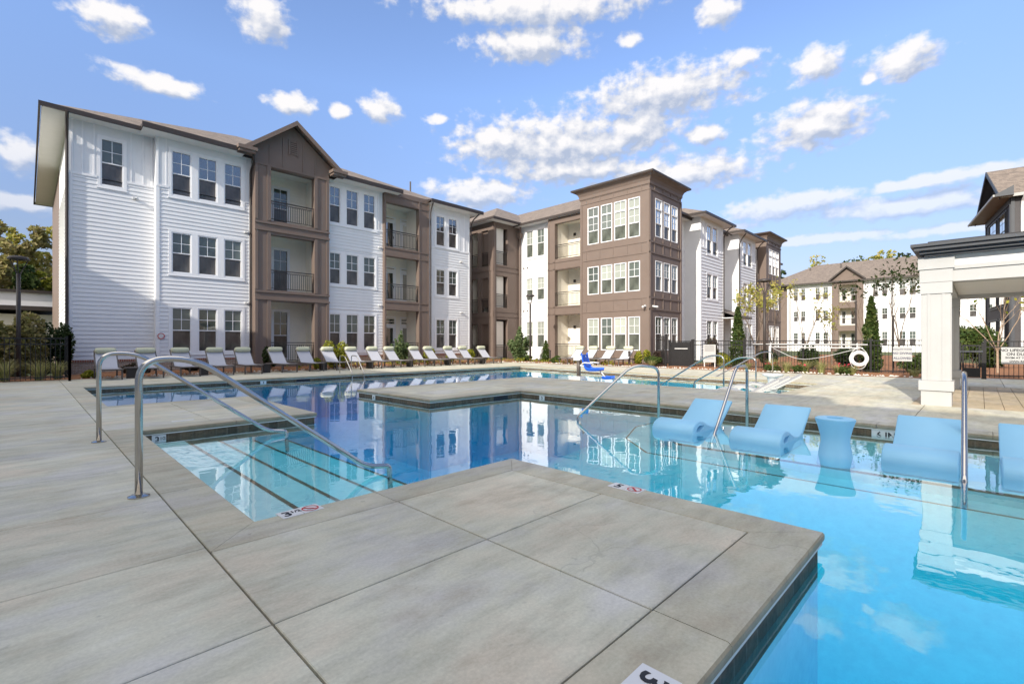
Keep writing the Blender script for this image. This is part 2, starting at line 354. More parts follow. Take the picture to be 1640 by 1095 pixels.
def water():
    m, nt, b, o = new_mat('pool_water'); nt.nodes.remove(b)
    geo = nt.nodes.new('ShaderNodeNewGeometry'); sx = nt.nodes.new('ShaderNodeSeparateXYZ'); nt.links.new(geo.outputs['True Normal'], sx.inputs[0])
    top = math_node(nt, 'GREATER_THAN', math_node(nt, 'ABSOLUTE', sx.outputs[2]), .5)
    sz = nt.nodes.new('ShaderNodeSeparateXYZ'); nt.links.new(geo.outputs['Position'], sz.inputs[0])
    top = math_node(nt, 'MULTIPLY', top, math_node(nt, 'GREATER_THAN', sz.outputs[2], -.5))
    tr = nt.nodes.new('ShaderNodeBsdfTransparent'); tr.inputs[0].default_value = (1, 1, 1, 1)
    gl = nt.nodes.new('ShaderNodeBsdfGlossy'); gl.inputs['Roughness'].default_value = .0; gl.inputs[0].default_value = (1, 1, 1, 1)
    fr = nt.nodes.new('ShaderNodeLayerWeight'); fr.inputs['Blend'].default_value = .5
    fz = math_node(nt, 'ADD', math_node(nt, 'MULTIPLY', math_node(nt, 'POWER', fr.outputs['Facing'], 2.9), .98), .008)
    mx = nt.nodes.new('ShaderNodeMixShader'); nt.links.new(math_node(nt, 'MULTIPLY', fz, top), mx.inputs[0])
    nt.links.new(tr.outputs[0], mx.inputs[1]); nt.links.new(gl.outputs[0], mx.inputs[2]); nt.links.new(mx.outputs[0], o.inputs['Surface'])
    n1 = noise(nt, objvec(nt, (1, 1, 1)), 1.1, 3, .5); n2 = noise(nt, objvec(nt, (1, 1, 1)), 5.5, 2, .5)
    h = math_node(nt, 'ADD', n1, math_node(nt, 'MULTIPLY', n2, .16))
    bp = nt.nodes.new('ShaderNodeBump'); bp.inputs['Strength'].default_value = .11; bp.inputs['Distance'].default_value = .035
    nt.links.new(h, bp.inputs['Height']); nt.links.new(bp.outputs[0], gl.inputs['Normal']); nt.links.new(bp.outputs[0], fr.inputs['Normal'])
    ab = nt.nodes.new('ShaderNodeVolumeAbsorption'); ab.inputs['Color'].default_value = (0.0, .915, .992, 1); ab.inputs['Density'].default_value = 1.2
    nt.links.new(ab.outputs[0], o.inputs['Volume'])
    return m
M['water'] = water()
def glass(name, body, refl=1.0, blind=None):
    """window glass: a dark or blind-backed pane under a clear reflection"""
    m, nt, b, o = new_mat(name)
    oi = nt.nodes.new('ShaderNodeObjectInfo')
    v = objvec(nt); n = noise(nt, objvec(nt, (1.4, 1.4, .9)), 1.6, 3)
    c = mixc(nt, 1.0, body, ramp(nt, n, [(.3, (.55, .55, .55)), (.7, (1.35, 1.35, 1.3))]), 'MULTIPLY')
    if blind:
        wv = nt.nodes.new('ShaderNodeTexWave'); wv.bands_direction = 'Z'; wv.inputs['Scale'].default_value = 6.3
        nt.links.new(v, wv.inputs['Vector'])
        c = mixc(nt, 1.0, ramp(nt, wv.outputs[1], [(.15, tuple(x * .72 for x in blind)), (.5, blind)]), ramp(nt, oi.outputs['Random'], [(0, (.7, .7, .7)), (1, (1.1, 1.1, 1.1))]), 'MULTIPLY')
    df = nt.nodes.new('ShaderNodeBsdfDiffuse'); nt.links.new(c, df.inputs[0])
    gl = nt.nodes.new('ShaderNodeBsdfGlossy'); gl.inputs['Roughness'].default_value = .015
    fr = nt.nodes.new('ShaderNodeFresnel'); fr.inputs['IOR'].default_value = 1.75
    bn = nt.nodes.new('ShaderNodeBump'); bn.inputs['Strength'].default_value = .06; bn.inputs['Distance'].default_value = .02
    nt.links.new(noise(nt, v, 1.3, 1), bn.inputs['Height']); nt.links.new(bn.outputs[0], gl.inputs['Normal'])
    mx = nt.nodes.new('ShaderNodeMixShader'); nt.links.new(math_node(nt, 'MULTIPLY', fr.outputs[0], refl), mx.inputs[0])
    nt.links.new(df.outputs[0], mx.inputs[1]); nt.links.new(gl.outputs[0], mx.inputs[2]); nt.links.new(mx.outputs[0], o.inputs[0])
    return m
M['glass'] = glass('dark_glass', (.05, .065, .085), 4.2)
M['glass_green'] = glass('green_glass', (.06, .075, .06), 1.8)
M['screen'] = glass('screened_glass', (.09, .083, .08), .8)
M['screen_light'] = glass('screened_blind_glass', (.10, .11, .095), .3)
M['glass_blind'] = glass('blind_glass', (.3, .3, .3), .9, (.42, .45, .40))
M['glass_dim'] = glass('dim_blind_glass', (.3, .3, .3), 1.2, (.13, .155, .14))
def soilmat(name, a, b_, scale=14):
    m, nt, b, o = new_mat(name); v = objvec(nt); n = noise(nt, v, scale, 8, .75); n2 = noise(nt, v, .35, 3)
    c = mixc(nt, 1.0, ramp(nt, n, [(.3, a), (.7, b_)]), ramp(nt, n2, [(.3, (.8, .8, .8)), (.7, (1.1, 1.1, 1.1))]), 'MULTIPLY')
    nt.links.new(c, b.inputs['Base Color']); b.inputs['Roughness'].default_value = 1; bump(nt, b, n, .8, .05); return m
M['mulch'] = soilmat('pine_straw_mulch', (.14, .055, .025), (.42, .20, .09), 22)
M['lawn'] = soilmat('lawn_ground', (.05, .075, .02), (.13, .14, .05), 3)
M['leaf_dark'] = leaf_mat('dark_leaves', [(.015, .035, .010), (.035, .06, .016), (.055, .075, .022)])
M['leaf_mid'] = leaf_mat('green_leaves', [(.035, .07, .015), (.07, .11, .025), (.12, .14, .04)])
M['leaf_juniper'] = leaf_mat('juniper_leaves', [(.07, .12, .045), (.14, .20, .08), (.22, .26, .12)])
M['leaf_lime'] = leaf_mat('lime_leaves', [(.14, .18, .02), (.30, .31, .035), (.42, .38, .05)], .4)
M['leaf_autumn'] = leaf_mat('autumn_leaves', [(.24, .26, .05), (.40, .38, .09), (.44, .34, .11), (.28, .34, .08)], .4)
M['leaf_dusk'] = leaf_mat('bronze_leaves', [(.05, .035, .03), (.09, .055, .045), (.06, .07, .03)])
M['leaf_olive'] = leaf_mat('olive_leaves', [(.16, .15, .05), (.28, .26, .08), (.34, .28, .12), (.20, .17, .08)])
M['grass'] = leaf_mat('ornamental_grass', [(.18, .20, .06), (.32, .32, .12), (.46, .39, .20)])
M['flower'] = leaf_mat('red_flowers', [(.5, .03, .06), (.65, .08, .12)], .3)

# ------------------------------------------------------------------ ground, deck, pool
POOL = [(1.1, -9.0), (9.25, -9.0), (9.25, 8.75), (6.3, 8.75), (6.3, 12.0), (13.1, 12.0), (13.1, 3.55), (17.3, 3.55), (19.2, 18.2), (1.1, 18.2),
        (1.1, 12.35), (3.65, 12.35), (3.65, 8.6), (1.1, 8.6), (1.1, 3.62), (3.68, 3.62), (3.68, 0.77), (1.1, 0.77)]
def offset(poly, d):
    """move every edge d to the outside of the water (the list runs counter-clockwise)"""
    n = len(poly); out = []
    for i in range(n):
        p0, p1, p2 = Vector(poly[i - 1]), Vector(poly[i]), Vector(poly[(i + 1) % n])
        a = (p1 - p0).normalized(); b = (p2 - p1).normalized()
        na = Vector((a.y, -a.x)); nb = Vector((b.y, -b.x))
        k = d / (1 + na.dot(nb)); out.append(p1 + (na + nb) * k)
    return out
WZ = -0.15
def build_setting():
    g = MB(); O = (-14, 22.3, -9, 22.3); z = -.06
    for (a, b, c, d) in ((-600, -14, -600, 800), (22.3, 900, -600, 800), (-14, 22.3, -600, -9), (-14, 22.3, 22.3, 800)):
        g.add([(a, c, z), (b, c, z), (b, d, z), (a, d, z)])
    tag(g.build('ground', M['lawn']), kind='structure')
    # mulch beds
    b = MB()
    def bed(x0, x1, y0, y1, n=14):
        rng = random.Random(int(x0 * 7 + y0))
        nx = max(2, int((x1 - x0) / .8)); ny = max(2, int((y1 - y0) / .8)); idx = len(b.v)
        for i in range(nx + 1):
            for j in range(ny + 1):
                edge = i in (0, nx) or j in (0, ny)
                b.v.append((x0 + (x1 - x0) * i / nx, y0 + (y1 - y0) * j / ny, -.03 if edge else .03 + rng.uniform(0, .06)))
        for i in range(nx):
            for j in range(ny):
                p = idx + i * (ny + 1) + j; b.f.append((p, p + ny + 1, p + ny + 2, p + 1)); b.m.append(0)
    bed(1.0, 26.4, 22.32, 26.6); bed(22.32, 27.6, 12.4, 22.3); bed(22.5, 34, 1.6, 12.4); bed(-6, 1.0, 22.0, 26)
    bed(24.2, 40, -6, 1.6)
    bed(34, 60, 2, 13)
    tag(b.build('mulch_bed', M['mulch'], smooth=True), kind='structure')
    # deck slabs
    d = MB(); base = MB()
    def slabs(xs, ys, gap=.010, m=0):
        for i in range(len(xs) - 1):
            for j in range(len(ys) - 1):
                x0, x1, y0, y1 = xs[i] + gap / 2, xs[i + 1] - gap / 2, ys[j] + gap / 2, ys[j + 1] - gap / 2
                c = .004
                vs = [(x0, y0, -.03), (x1, y0, -.03), (x1, y1, -.03), (x0, y1, -.03), (x0, y0, -c), (x1, y0, -c), (x1, y1, -c), (x0, y1, -c),
                      (x0 + c, y0 + c, 0), (x1 - c, y0 + c, 0), (x1 - c, y1 - c, 0), (x0 + c, y1 - c, 0)]
                d.addmesh(vs, [(0, 1, 5, 4), (1, 2, 6, 5), (2, 3, 7, 6), (3, 0, 4, 7), (4, 5, 9, 8), (5, 6, 10, 9), (6, 7, 11, 10), (7, 4, 8, 11), (8, 9, 10, 11)], m)
        base.add([(xs[0], ys[0], -.022), (xs[-1], ys[0], -.022), (xs[-1], ys[-1], -.022), (xs[0], ys[-1], -.022)])
    CW = .33
    ysA = [-9, -7.5, -6, -4.5, -3, -1.5, -.2, 1.1, 2.25, 3.38, 4.66, 6.05, 7.4, 8.93, 10.4, 12.02, 13.6, 15.2, 16.8, 18.53, 20.4, 22.3]
    slabs([-14, -11, -8, -5, -2.4, 1.1 - CW], ysA)
    slabs([1.1 - CW, 2.06, 3.68 - CW], [.77 + CW, 2.25, 3.62 - CW])
    slabs([1.1 - CW, 2.1, 3.65 - CW], [8.6 + CW, 10.4, 12.35 - CW])
    slabs([1.1 - CW, 3, 5, 7, 9, 11, 13, 15, 17, 19.55, 22.3], [18.2 + CW, 20.4, 22.3])
    slabs([9.25 + CW, 11.2, 13.1 - CW], [-9, -7, -5, -3, -1.1, .8, 2.7, 4.5, 6.2, 7.9, 9.08])
    slabs([6.3 + CW, 9.25 + CW, 11.2, 13.1 - CW], [9.08, 12.0 - CW])
    slabs([13.1 - CW, 15.2, 17.4, 19.6, 22.3], [1.0, 3.55 - CW]); slabs([12.77, 15, 17, 19.3, 22.3, 24.0], [-9, -6])
    slabs([19.3, 22.3, 24.0], [-6, -3, -.5, 1.0])
    slabs([19.55, 22.3], [15.9, 18.53], .012)
    # slanted strip beside the far pool
    ys = [3.22, 5.3, 7.4, 9.5, 11.6, 13.7, 15.9]
    for j in range(6):
        xa = [17.3 + CW + (y - 3.55) * (1.9 / 14.65) for y in (ys[j], ys[j + 1])]
        d.add([(xa[0], ys[j] + .005, 0), (22.3, ys[j] + .005, 0), (22.3, ys[j + 1] - .005, 0), (xa[1], ys[j + 1] - .005, 0)])
        base.add([(xa[0] - .05, ys[j], -.022), (22.3, ys[j], -.022), (22.3, ys[j + 1], -.022), (xa[1] - .05, ys[j + 1], -.022)])
    d.add([(19.2 + CW - .31, 15.905, 0), (19.56, 15.905, 0), (19.56, 18.5, 0), (19.2 + CW, 18.5, 0)])
    xs = [12.77 + .55 * i for i in range(13)]; pys = [-6 + .27 * i for i in range(27)]
    for j in range(26):
        sh = .27 if j % 2 else 0
        px = [12.77] + [min(max(x + sh, 12.77), 19.3) for x in xs[1:-1]] + [19.3]
        slabs(px, [pys[j], pys[j + 1]], .006, 1)
    tag(d.build('pool_deck', [M['deck'], M['pavers']]), kind='structure')
    tag(base.build('deck_base', M['joint']), kind='structure')
    # coping swept round the water
    prof = [(.326, -.03), (.326, -.004), (.322, 0), (-.012, 0), (-.024, -.005), (-.032, -.016), (-.034, -.030), (-.033, -.05), (-.026, -.064), (-.012, -.070), (.02, -.070)]
    offs = {o: offset(POOL, o) for o, _ in prof}
    c = MB(); n = len(POOL)
    cut_at = {14: [.94], 15: [1.02, 2.9], 7: [1.2, 2.4], 16: [.95, 1.86]}
    for i in range(n):
        a = Vector(POOL[i]); b2 = Vector(POOL[(i + 1) % n]); L = (b2 - a).length; t = (b2 - a) / L
        k = max(1, round(L / 1.25)); cuts = [L * q / k for q in range(1, k)]
        if i == 15: cuts = []
        if i == 14: cuts = [.95]
        if i == 16: cuts = [2.05 - .0] if False else [1.62]
        cuts = [0] + cuts + [L]
        for q in range(len(cuts) - 1):
            sec = []
            for e, (s0, first, last) in enumerate(((cuts[q], q == 0, False), (cuts[q + 1], False, q == len(cuts) - 2))):
                ring = []
                for o, zz in prof:
                    pa, pb = offs[o][i], offs[o][(i + 1) % n]; nrm = Vector((t.y, -t.x))
                    if first: p = pa + t * .002
                    elif last: p = pb - t * .002
                    else: p = a + t * (s0 + (.003 if e == 0 else -.003)) + nrm * o
                    ring.append((p.x, p.y, zz))
                sec.append(ring)
            m_ = len(prof)
            c.addmesh(sec[0] + sec[1], [(k2, k2 + 1, m_ + k2 + 1, m_ + k2) for k2 in range(4)] + [tuple(range(m_)), tuple(range(2 * m_ - 1, m_ - 1, -1))])
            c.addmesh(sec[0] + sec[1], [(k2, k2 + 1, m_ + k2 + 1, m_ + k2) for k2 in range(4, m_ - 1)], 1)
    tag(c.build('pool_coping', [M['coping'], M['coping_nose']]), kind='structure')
    jb = MB(); o1 = offset(POOL, .34); o2 = offset(POOL, .0)
    for i in range(n):
        j = (i + 1) % n; jb.add([(*o1[i], -.02), (*o1[j], -.02), (*o2[j], -.02), (*o2[i], -.02)])
    tag(jb.build('coping_base', M['joint']), kind='structure')
    # basin
    bs = MB(); ns = MB(); tl = MB(); gr = MB(); P0 = POOL; P2 = offset(POOL, -.022)
    for i in range(n):
        a, b2 = P0[i], P0[(i + 1) % n]; a2, b3 = P2[i], P2[(i + 1) % n]
        tl.add([(*a, -.30), (*b2, -.30), (*b2, -.069), (*a, -.069)])
        gr.add([(*a2, -.086), (*b3, -.086), (*b3, -.0705), (*a2, -.0705)]); gr.add([(*a, -.086), (*b2, -.086), (*b3, -.086), (*a2, -.086)])
        bs.add([(*a, -1.7), (*b2, -1.7), (*b2, -.30), (*a, -.30)])
    bs.add([(p[0], p[1], -1.601) for p in POOL])
    def step(poly, zt, line=True):
        bs.extrude_poly([(x, y, 0) for x, y in poly], (0, 0, -1.65), (0, 0, zt))
    def nosing(a, b2, zt, w=.04):
        a, b2 = Vector((*a, 0)), Vector((*b2, 0)); t = (b2 - a).normalized(); nn = Vector((t.y, -t.x, 0)) * w
        ns.add([a + Vector((0, 0, zt + .004)), b2 + Vector((0, 0, zt + .004)), b2 + nn + Vector((0, 0, zt + .004)), a + nn + Vector((0, 0, zt + .004))])
        ns.add([a + Vector((0, 0, zt - w * .8)) - nn * .08, b2 + Vector((0, 0, zt - w * .8)) - nn * .08, b2 + Vector((0, 0, zt + .004)) - nn * .08, a + Vector((0, 0, zt + .004)) - nn * .08])
    e = .002
    xs = [1.70, 2.15, 2.66, 3.20]; zs = [-.22, -.29, -.36, -.44]
    for k in range(4):
        x0 = 1.1 + e if k == 0 else xs[k - 1]
        step([(x0, 3.62 + e), (xs[k], 3.62 + e), (xs[k], 8.6 - e), (x0, 8.6 - e)], zs[k]); nosing((xs[k], 8.59), (xs[k], 3.63), zs[k])
    # tanning ledge and its steps
    L1 = [(6.95, -8.99), (9.25 - e, -8.99), (9.25 - e, 4.3), (8.6, 4.3), (7.55, 3.9), (6.95, 3.3)]
    L2 = [(6.55, -8.98), (6.95, -8.98), (6.95, 3.3), (7.55, 3.9), (8.6, 4.3), (9.25 - e, 4.3), (9.25 - e, 4.85), (8.4, 4.85), (7.3, 4.4), (6.55, 3.6)]
    step(L1, -.28); step(L2, -.40)
    for a, b2 in ((L1[3], L1[4]), (L1[4], L1[5]), (L1[5], L1[0]), (L1[2], L1[3])): nosing(b2, a, -.28, .022)
    for a, b2 in ((L2[6], L2[7]), (L2[7], L2[8]), (L2[8], L2[9]), (L2[9], L2[0])): nosing(b2, a, -.40, .022)
    # floor sloping down from the ledge
    zf = -1.60
    for q in ([(6.55, -8.98, -.402), (6.55, 3.6, -.402), (3.95, 5.0, zf), (3.95, -8.98, zf)], [(6.55, 3.6, -.402), (7.3, 4.4, -.402), (6.2, 6.9, zf), (3.95, 5.0, zf)], [(7.3, 4.4, -.402), (8.4, 4.85, -.402), (8.2, 7.3, zf), (6.2, 6.9, zf)], [(8.4, 4.85, -.402), (9.248, 4.85, -.402), (9.248, 7.3, zf), (8.2, 7.3, zf)]): bs.add(q)
    # shelf of the far pool
    step([(13.1 + e, 3.55 + e), (17.28, 3.55 + e), (17.5, 5.4), (13.1 + e, 5.4)], -.28); step([(13.1 + e, 5.4), (17.5, 5.4), (17.6, 5.9), (13.1 + e, 5.9)], -.45)
    tag(bs.build('pool_basin', M['plaster']), kind='structure')
    tag(ns.build('step_edging', M['nosing']), kind='structure')
    tag(tl.build('waterline_tile', M['tile']), kind='structure')
    tag(gr.build('tile_grout', M['grout']), kind='structure')
    w = MB(); PW = offset(POOL, -.0015); k = len(PW)
    vs = [(p.x, p.y, WZ) for p in PW] + [(p.x, p.y, -1.59) for p in PW]
    w.addmesh(vs, [tuple(range(k)), tuple(range(2 * k - 1, k - 1, -1))] + [(i, k + i, k + (i + 1) % k, (i + 1) % k) for i in range(k)])
    tag(w.build('pool_water', M['water']), kind='structure')
build_setting()

# ------------------------------------------------------------------ buildings
def frame(ox, oy, ux, uy):
    """facade frame: u runs along the wall, z up, d outwards; wall faces (uy, -ux)"""
    nx, ny = uy, -ux
    return lambda u, z, d=0.0: (ox + ux * u + nx * d, oy + uy * u + ny * d, z)
def frY(y): return frame(0, y, 1, 0)          # faces -Y, u = world X
def frX(x): return frame(x, 0, 0, -1)         # faces -X, u = -world Y
ROTY, ROTX = 0.0, -math.pi / 2

def wall(mb, fr, u0, u1, z0, z1, holes=(), lap=0.0, m=0, reveal=.10, mr=None):
    mr = m if mr is None else mr
    holes = [h for h in holes if h[1] > u0 and h[0] < u1 and h[3] > z0 and h[2] < z1]
    zs = sorted({z0, z1} | {min(max(z, z0), z1) for h in holes for z in h[2:4]})
    if lap:
        k = z0 + lap
        lz = set()
        while k < z1 - .01: lz.add(round(k, 4)); k += lap
        zs = sorted(set(zs) | lz)
    us = sorted({u0, u1} | {min(max(u, u0), u1) for h in holes for u in h[0:2]})
    for a, b in zip(zs[:-1], zs[1:]):
        if b - a < 1e-5: continue
        zm = (a + b) / 2; run = None; runs = []
        for p, q in zip(us[:-1], us[1:]):
            um = (p + q) / 2
            solid = not any(h[0] < um < h[1] and h[2] < zm < h[3] for h in holes)
            if solid: run = [p, q] if run is None else [run[0], q]
            elif run: runs.append(run); run = None
        if run: runs.append(run)
        if lap:
            k0 = math.floor((zm - z0) / lap) * lap + z0
            dl = .024 if lap < .2 else .04; da = dl * (1 - (a - k0) / lap); db = dl * (1 - (b - k0) / lap)
        else: da = db = 0
        for p, q in runs:
            mb.add([fr(p, a, da), fr(q, a, da), fr(q, b, db), fr(p, b, db)], m)
            if lap and abs(a - k0) < 1e-4: mb.add([fr(p, a, 0), fr(q, a, 0), fr(q, a, da), fr(p, a, da)], m)
    if reveal:
        for (a, b, c, d) in holes:
            a, b, c, d = max(a, u0), min(b, u1), max(c, z0), min(d, z1)
            mb.add([fr(a, c, 0), fr(a, d, 0), fr(a, d, -reveal), fr(a, c, -reveal)], mr); mb.add([fr(b, c, 0), fr(b, c, -reveal), fr(b, d, -reveal), fr(b, d, 0)], mr)
            mb.add([fr(a, c, 0), fr(a, c, -reveal), fr(b, c, -reveal), fr(b, c, 0)], mr); mb.add([fr(a, d, 0), fr(b, d, 0), fr(b, d, -reveal), fr(a, d, -reveal)], mr)

WCACHE = {}; WR = random.Random(12)
def window_meshes(w, h, up, low, transom, fm):
    key = (round(w, 2), round(h, 2), up, low, round(transom, 2), fm)
    if key in WCACHE: return WCACHE[key]
    fr = frame(0, 0, 1, 0); b = MB(); s = .05
    def bx(u0, u1, z0, z1, d0, d1): b.fbox(fr, u0, u1, z0, z1, d0, d1)
    bx(0, s, 0, h, -.10, .012); bx(w - s, w, 0, h, -.10, .012); bx(s, w - s, 0, s, -.10, .018); bx(s, w - s, h - s, h, -.10, .012)
    top = h - s
    if transom:
        bx(s, w - s, h - transom - .05, h - transom + .04, -.09, .010); top = h - transom - .05
    mid = s + (top - s) * .49
    bx(s, w - s, mid - .022, mid + .022, -.09, -.015)
    bx(w / 2 - .011, w / 2 + .011, mid + .022, top, -.062, -.036)
    zc = (mid + top) / 2; bx(s, w / 2 - .011, zc - .011, zc + .011, -.062, -.036); bx(w / 2 + .011, w - s, zc - .011, zc + .011, -.062, -.036)
    if transom:
        bx(w / 2 - .011, w / 2 + .011, h - transom + .04, h - s, -.062, -.036)
    f = b.mesh('window', M[fm])
    p = MB(); d = -.055
    p.add([fr(s, mid, d), fr(w - s, mid, d), fr(w - s, h - s, d), fr(s, h - s, d)], 0)
    p.add([fr(s, s, d - .015), fr(w - s, s, d - .015), fr(w - s, mid, d - .015), fr(s, mid, d - .015)], 1)
    g = p.mesh('pane', [M[up], M[low]])
    WCACHE[key] = (f, g); return WCACHE[key]
def window(parent, base, fr, rz, u0, u1, z0, z1, up='glass', low='screen', transom=0.0, fm='trim', single=False):
    if up == 'glass_green' and WR.random() < .35: up = 'glass_dim'
    elif up == 'glass_dim' and WR.random() < .3: up = 'glass_green'
    elif up == 'glass_blind' and WR.random() < .15: up = 'glass_dim'
    f, g = window_meshes(u1 - u0, z1 - z0, up, low, transom, fm)
    p = Vector(fr(u0, z0, 0)) - Vector(base)
    o = link('window', f, parent, p, rz)
    link('pane', g, o)
    return o
def trim_ring(mb, fr, u0, u1, z0, z1, w=.10, d=.032, inner=(), sill=True, m=0):
    mb.fbox(fr, u0 - w, u0, z0 - w, z1 + w, .002, d, m); mb.fbox(fr, u1, u1 + w, z0 - w, z1 + w, .002, d, m)
    mb.fbox(fr, u0, u1, z1, z1 + w, .002, d, m); mb.fbox(fr, u0, u1, z0 - w, z0, .002, d, m)
    for a, b in inner: mb.fbox(fr, a, b, z0, z1, .002, d, m)
    if sill: mb.fbox(fr, u0 - w - .03, u1 + w + .03, z0 - w - .035, z0 - w, .002, d + .025, m)
def hip_roof(parent, base, x0, x1, y0, y1, z, pitch=.47, hips=(1, 1), fascia='darkbrown', name='roof', ov=.75):
    """hip roof over a rectangle; hips = hipped at x0 / x1 end; adds gutter and soffit sub-parts"""
    b = MB(); w = (y1 - y0) / 2; L = x1 - x0
    if L >= y1 - y0:
        zr = z + pitch * w; xa = x0 + (w if hips[0] else 0); xb = x1 - (w if hips[1] else 0); ym = (y0 + y1) / 2
        A, B = (xa, ym, zr), (xb, ym, zr)
        b.add([(x0, y0, z), (x1, y0, z), B, A]); b.add([(x1, y1, z), (x0, y1, z), A, B]); b.add([(x0, y1, z), (x0, y0, z), A]); b.add([(x1, y0, z), (x1, y1, z), B])
    else:
        w = L / 2; zr = z + pitch * w; xm = (x0 + x1) / 2; A, B = (xm, y0 + w, zr), (xm, y1 - w, zr)
        b.add([(x0, y0, z), (x1, y0, z), A]); b.add([(x1, y1, z), (x0, y1, z), B]); b.add([(x1, y0, z), (x1, y1, z), B, A]); b.add([(x0, y1, z), (x0, y0, z), A, B])
    r = world_part(b.build(name, M['shingle'], parent)) if parent is not None else None
    e = MB(); t = .16
    e.box(x0 - .02, x1 + .02, y0 - .09, y0, z - t, z + .01); e.box(x0 - .02, x1 + .02, y1, y1 + .09, z - t, z + .01)
    e.box(x0 - .09, x0 - .02, y0 - .09, y1 + .09, z - t, z + .01); e.box(x1 + .02, x1 + .09, y0 - .09, y1 + .09, z - t, z + .01)
    g = e.build('gutter', M[fascia], r); world_part(g)
    s = MB(); s.add([(x0, y0, z - t + .02), (x0, y1, z - t + .02), (x1, y1, z - t + .02), (x1, y0, z - t + .02)])
    world_part(s.build('soffit', M['soffit'], r))
    return r
def railing(fr, u0, u1, z, h=1.0, d=.02, gap=.11, mid=True):
    b = MB()
    b.fbox(fr, u0, u1, z + h - .045, z + h, d - .03, d + .03); b.fbox(fr, u0, u1, z + h - .15, z + h - .12, d - .015, d + .015); b.fbox(fr, u0, u1, z + .08, z + .11, d - .015, d + .015)
    n = max(2, round((u1 - u0) / gap))
    for k in range(n + 1):
        u = u0 + (u1 - u0) * k / n; b.fbox(fr, u - .009, u + .009, z + .11, z + h - .12, d - .009, d + .009)
    return b
def balcony(parent, fr, rz, u0, u1, z0, z1, depth=1.9, wins=(), doors=(), rail=True, slab=True, wallmat='cream', railgap=.11, bk='glass_green'):
    """recess behind an opening: floor, sides, back wall and ceiling, with railing, door and window as sub-parts"""
    b = MB(); e = .35
    a0, a1, c0, c1 = u0 - e * .3, u1 + e * .9, z0 - .0, z1 + .22
    hs = [(w[0], w[1], w[2], w[3]) for w in wins]
    fb = (lambda u, z, d=0: fr(u, z, d - depth))
    wall(b, fb, a0, a1, c0, c1, hs, lap=.17, m=0, reveal=.06)
    b.add([fr(a0, c0, -.1), fr(a0, c0, -depth), fr(a0, c1, -depth), fr(a0, c1, -.1)], 0); b.add([fr(a1, c0, -.1), fr(a1, c1, -.1), fr(a1, c1, -depth), fr(a1, c0, -depth)], 0)
    b.add([fr(a0, c1, -.1), fr(a0, c1, -depth), fr(a1, c1, -depth), fr(a1, c1, -.1)], 0); b.add([fr(a0, c0, .0), fr(a1, c0, .0), fr(a1, c0, -depth), fr(a0, c0, -depth)], 1)
    o = world_part(b.build('balcony', [M[wallmat], M['coping']], parent))
    base = Vector(parent.location)
    for w in wins:
        mb = MB(); f, g = window_meshes(w[1] - w[0], w[3] - w[2], bk, 'screen', 0, 'trim')
        # one sub-part: frame and panes together
        me = f.copy(); 
        wo = link('window', join_meshes('window', f, g), o, Vector(fb(w[0], w[2], 0)), rz)
        tr = MB(); trim_ring(tr, fb, w[0], w[1], w[2], w[3], .09, .03, (), False); world_part(tr.build('trim', M['trim'], o))
    for dd in doors:
        world_part(door_mb(fb, *dd).build('door', [M['trim'], M['glass_green'], M['rail']], o))
    if rail: world_part(railing(fr, u0, u1, z0, 1.02, -.05, railgap).build('railing', M['rail'], o))
    return o
def join_meshes(name, f, g):
    vs = [v.co[:] for v in f.vertices]; n = len(vs); vs += [v.co[:] for v in g.vertices]
    fs = [tuple(p.vertices) for p in f.polygons] + [tuple(i + n for i in p.vertices) for p in g.polygons]
    me = bpy.data.meshes.new(name); me.from_pydata(vs, [], fs)
    for mt in list(f.materials) + list(g.materials): me.materials.append(mt)
    me.polygons.foreach_set('material_index', [0] * len(f.polygons) + [1 + p.material_index for p in g.polygons]); me.update(); return me
def door_mb(fr, u0, u1, z0, z1, transom=True):
    b = MB(); zt = min(z1, z0 + 2.1)
    b.fbox(fr, u0 - .08, u0, z0, z1 + .08, 0, .04, 0); b.fbox(fr, u1, u1 + .08, z0, z1 + .08, 0, .04, 0); b.fbox(fr, u0, u1, z1, z1 + .08, 0, .04, 0)
    b.fbox(fr, u0, u1, z0, zt, .003, .02, 0)
    b.fbox(fr, u0 + .13, u1 - .13, z0 + .25, zt - .15, .015, .026, 1)
    if z1 > zt + .15: b.fbox(fr, u0, u1, zt, zt + .08, .003, .03, 0); b.fbox(fr, u0 + .03, u1 - .03, zt + .1, z1 - .03, .003, .018, 1)
    b.fbox(fr, u1 - .1, u1 - .06, z0 + .95, z0 + 1.1, .02, .06, 2)
    return b
def downpipe(parent, pts, r=.045, mat='darkbrown'):
    b = MB(); b.tube(pts, r, 8); return world_part(b.build('downpipe', M[mat], parent))
def battens(mb, fr, us, z0, z1, w=.05, d=.022, m=0):
    for u in us: mb.fbox(fr, u - w / 2, u + w / 2, z0, z1, .001, d, m)

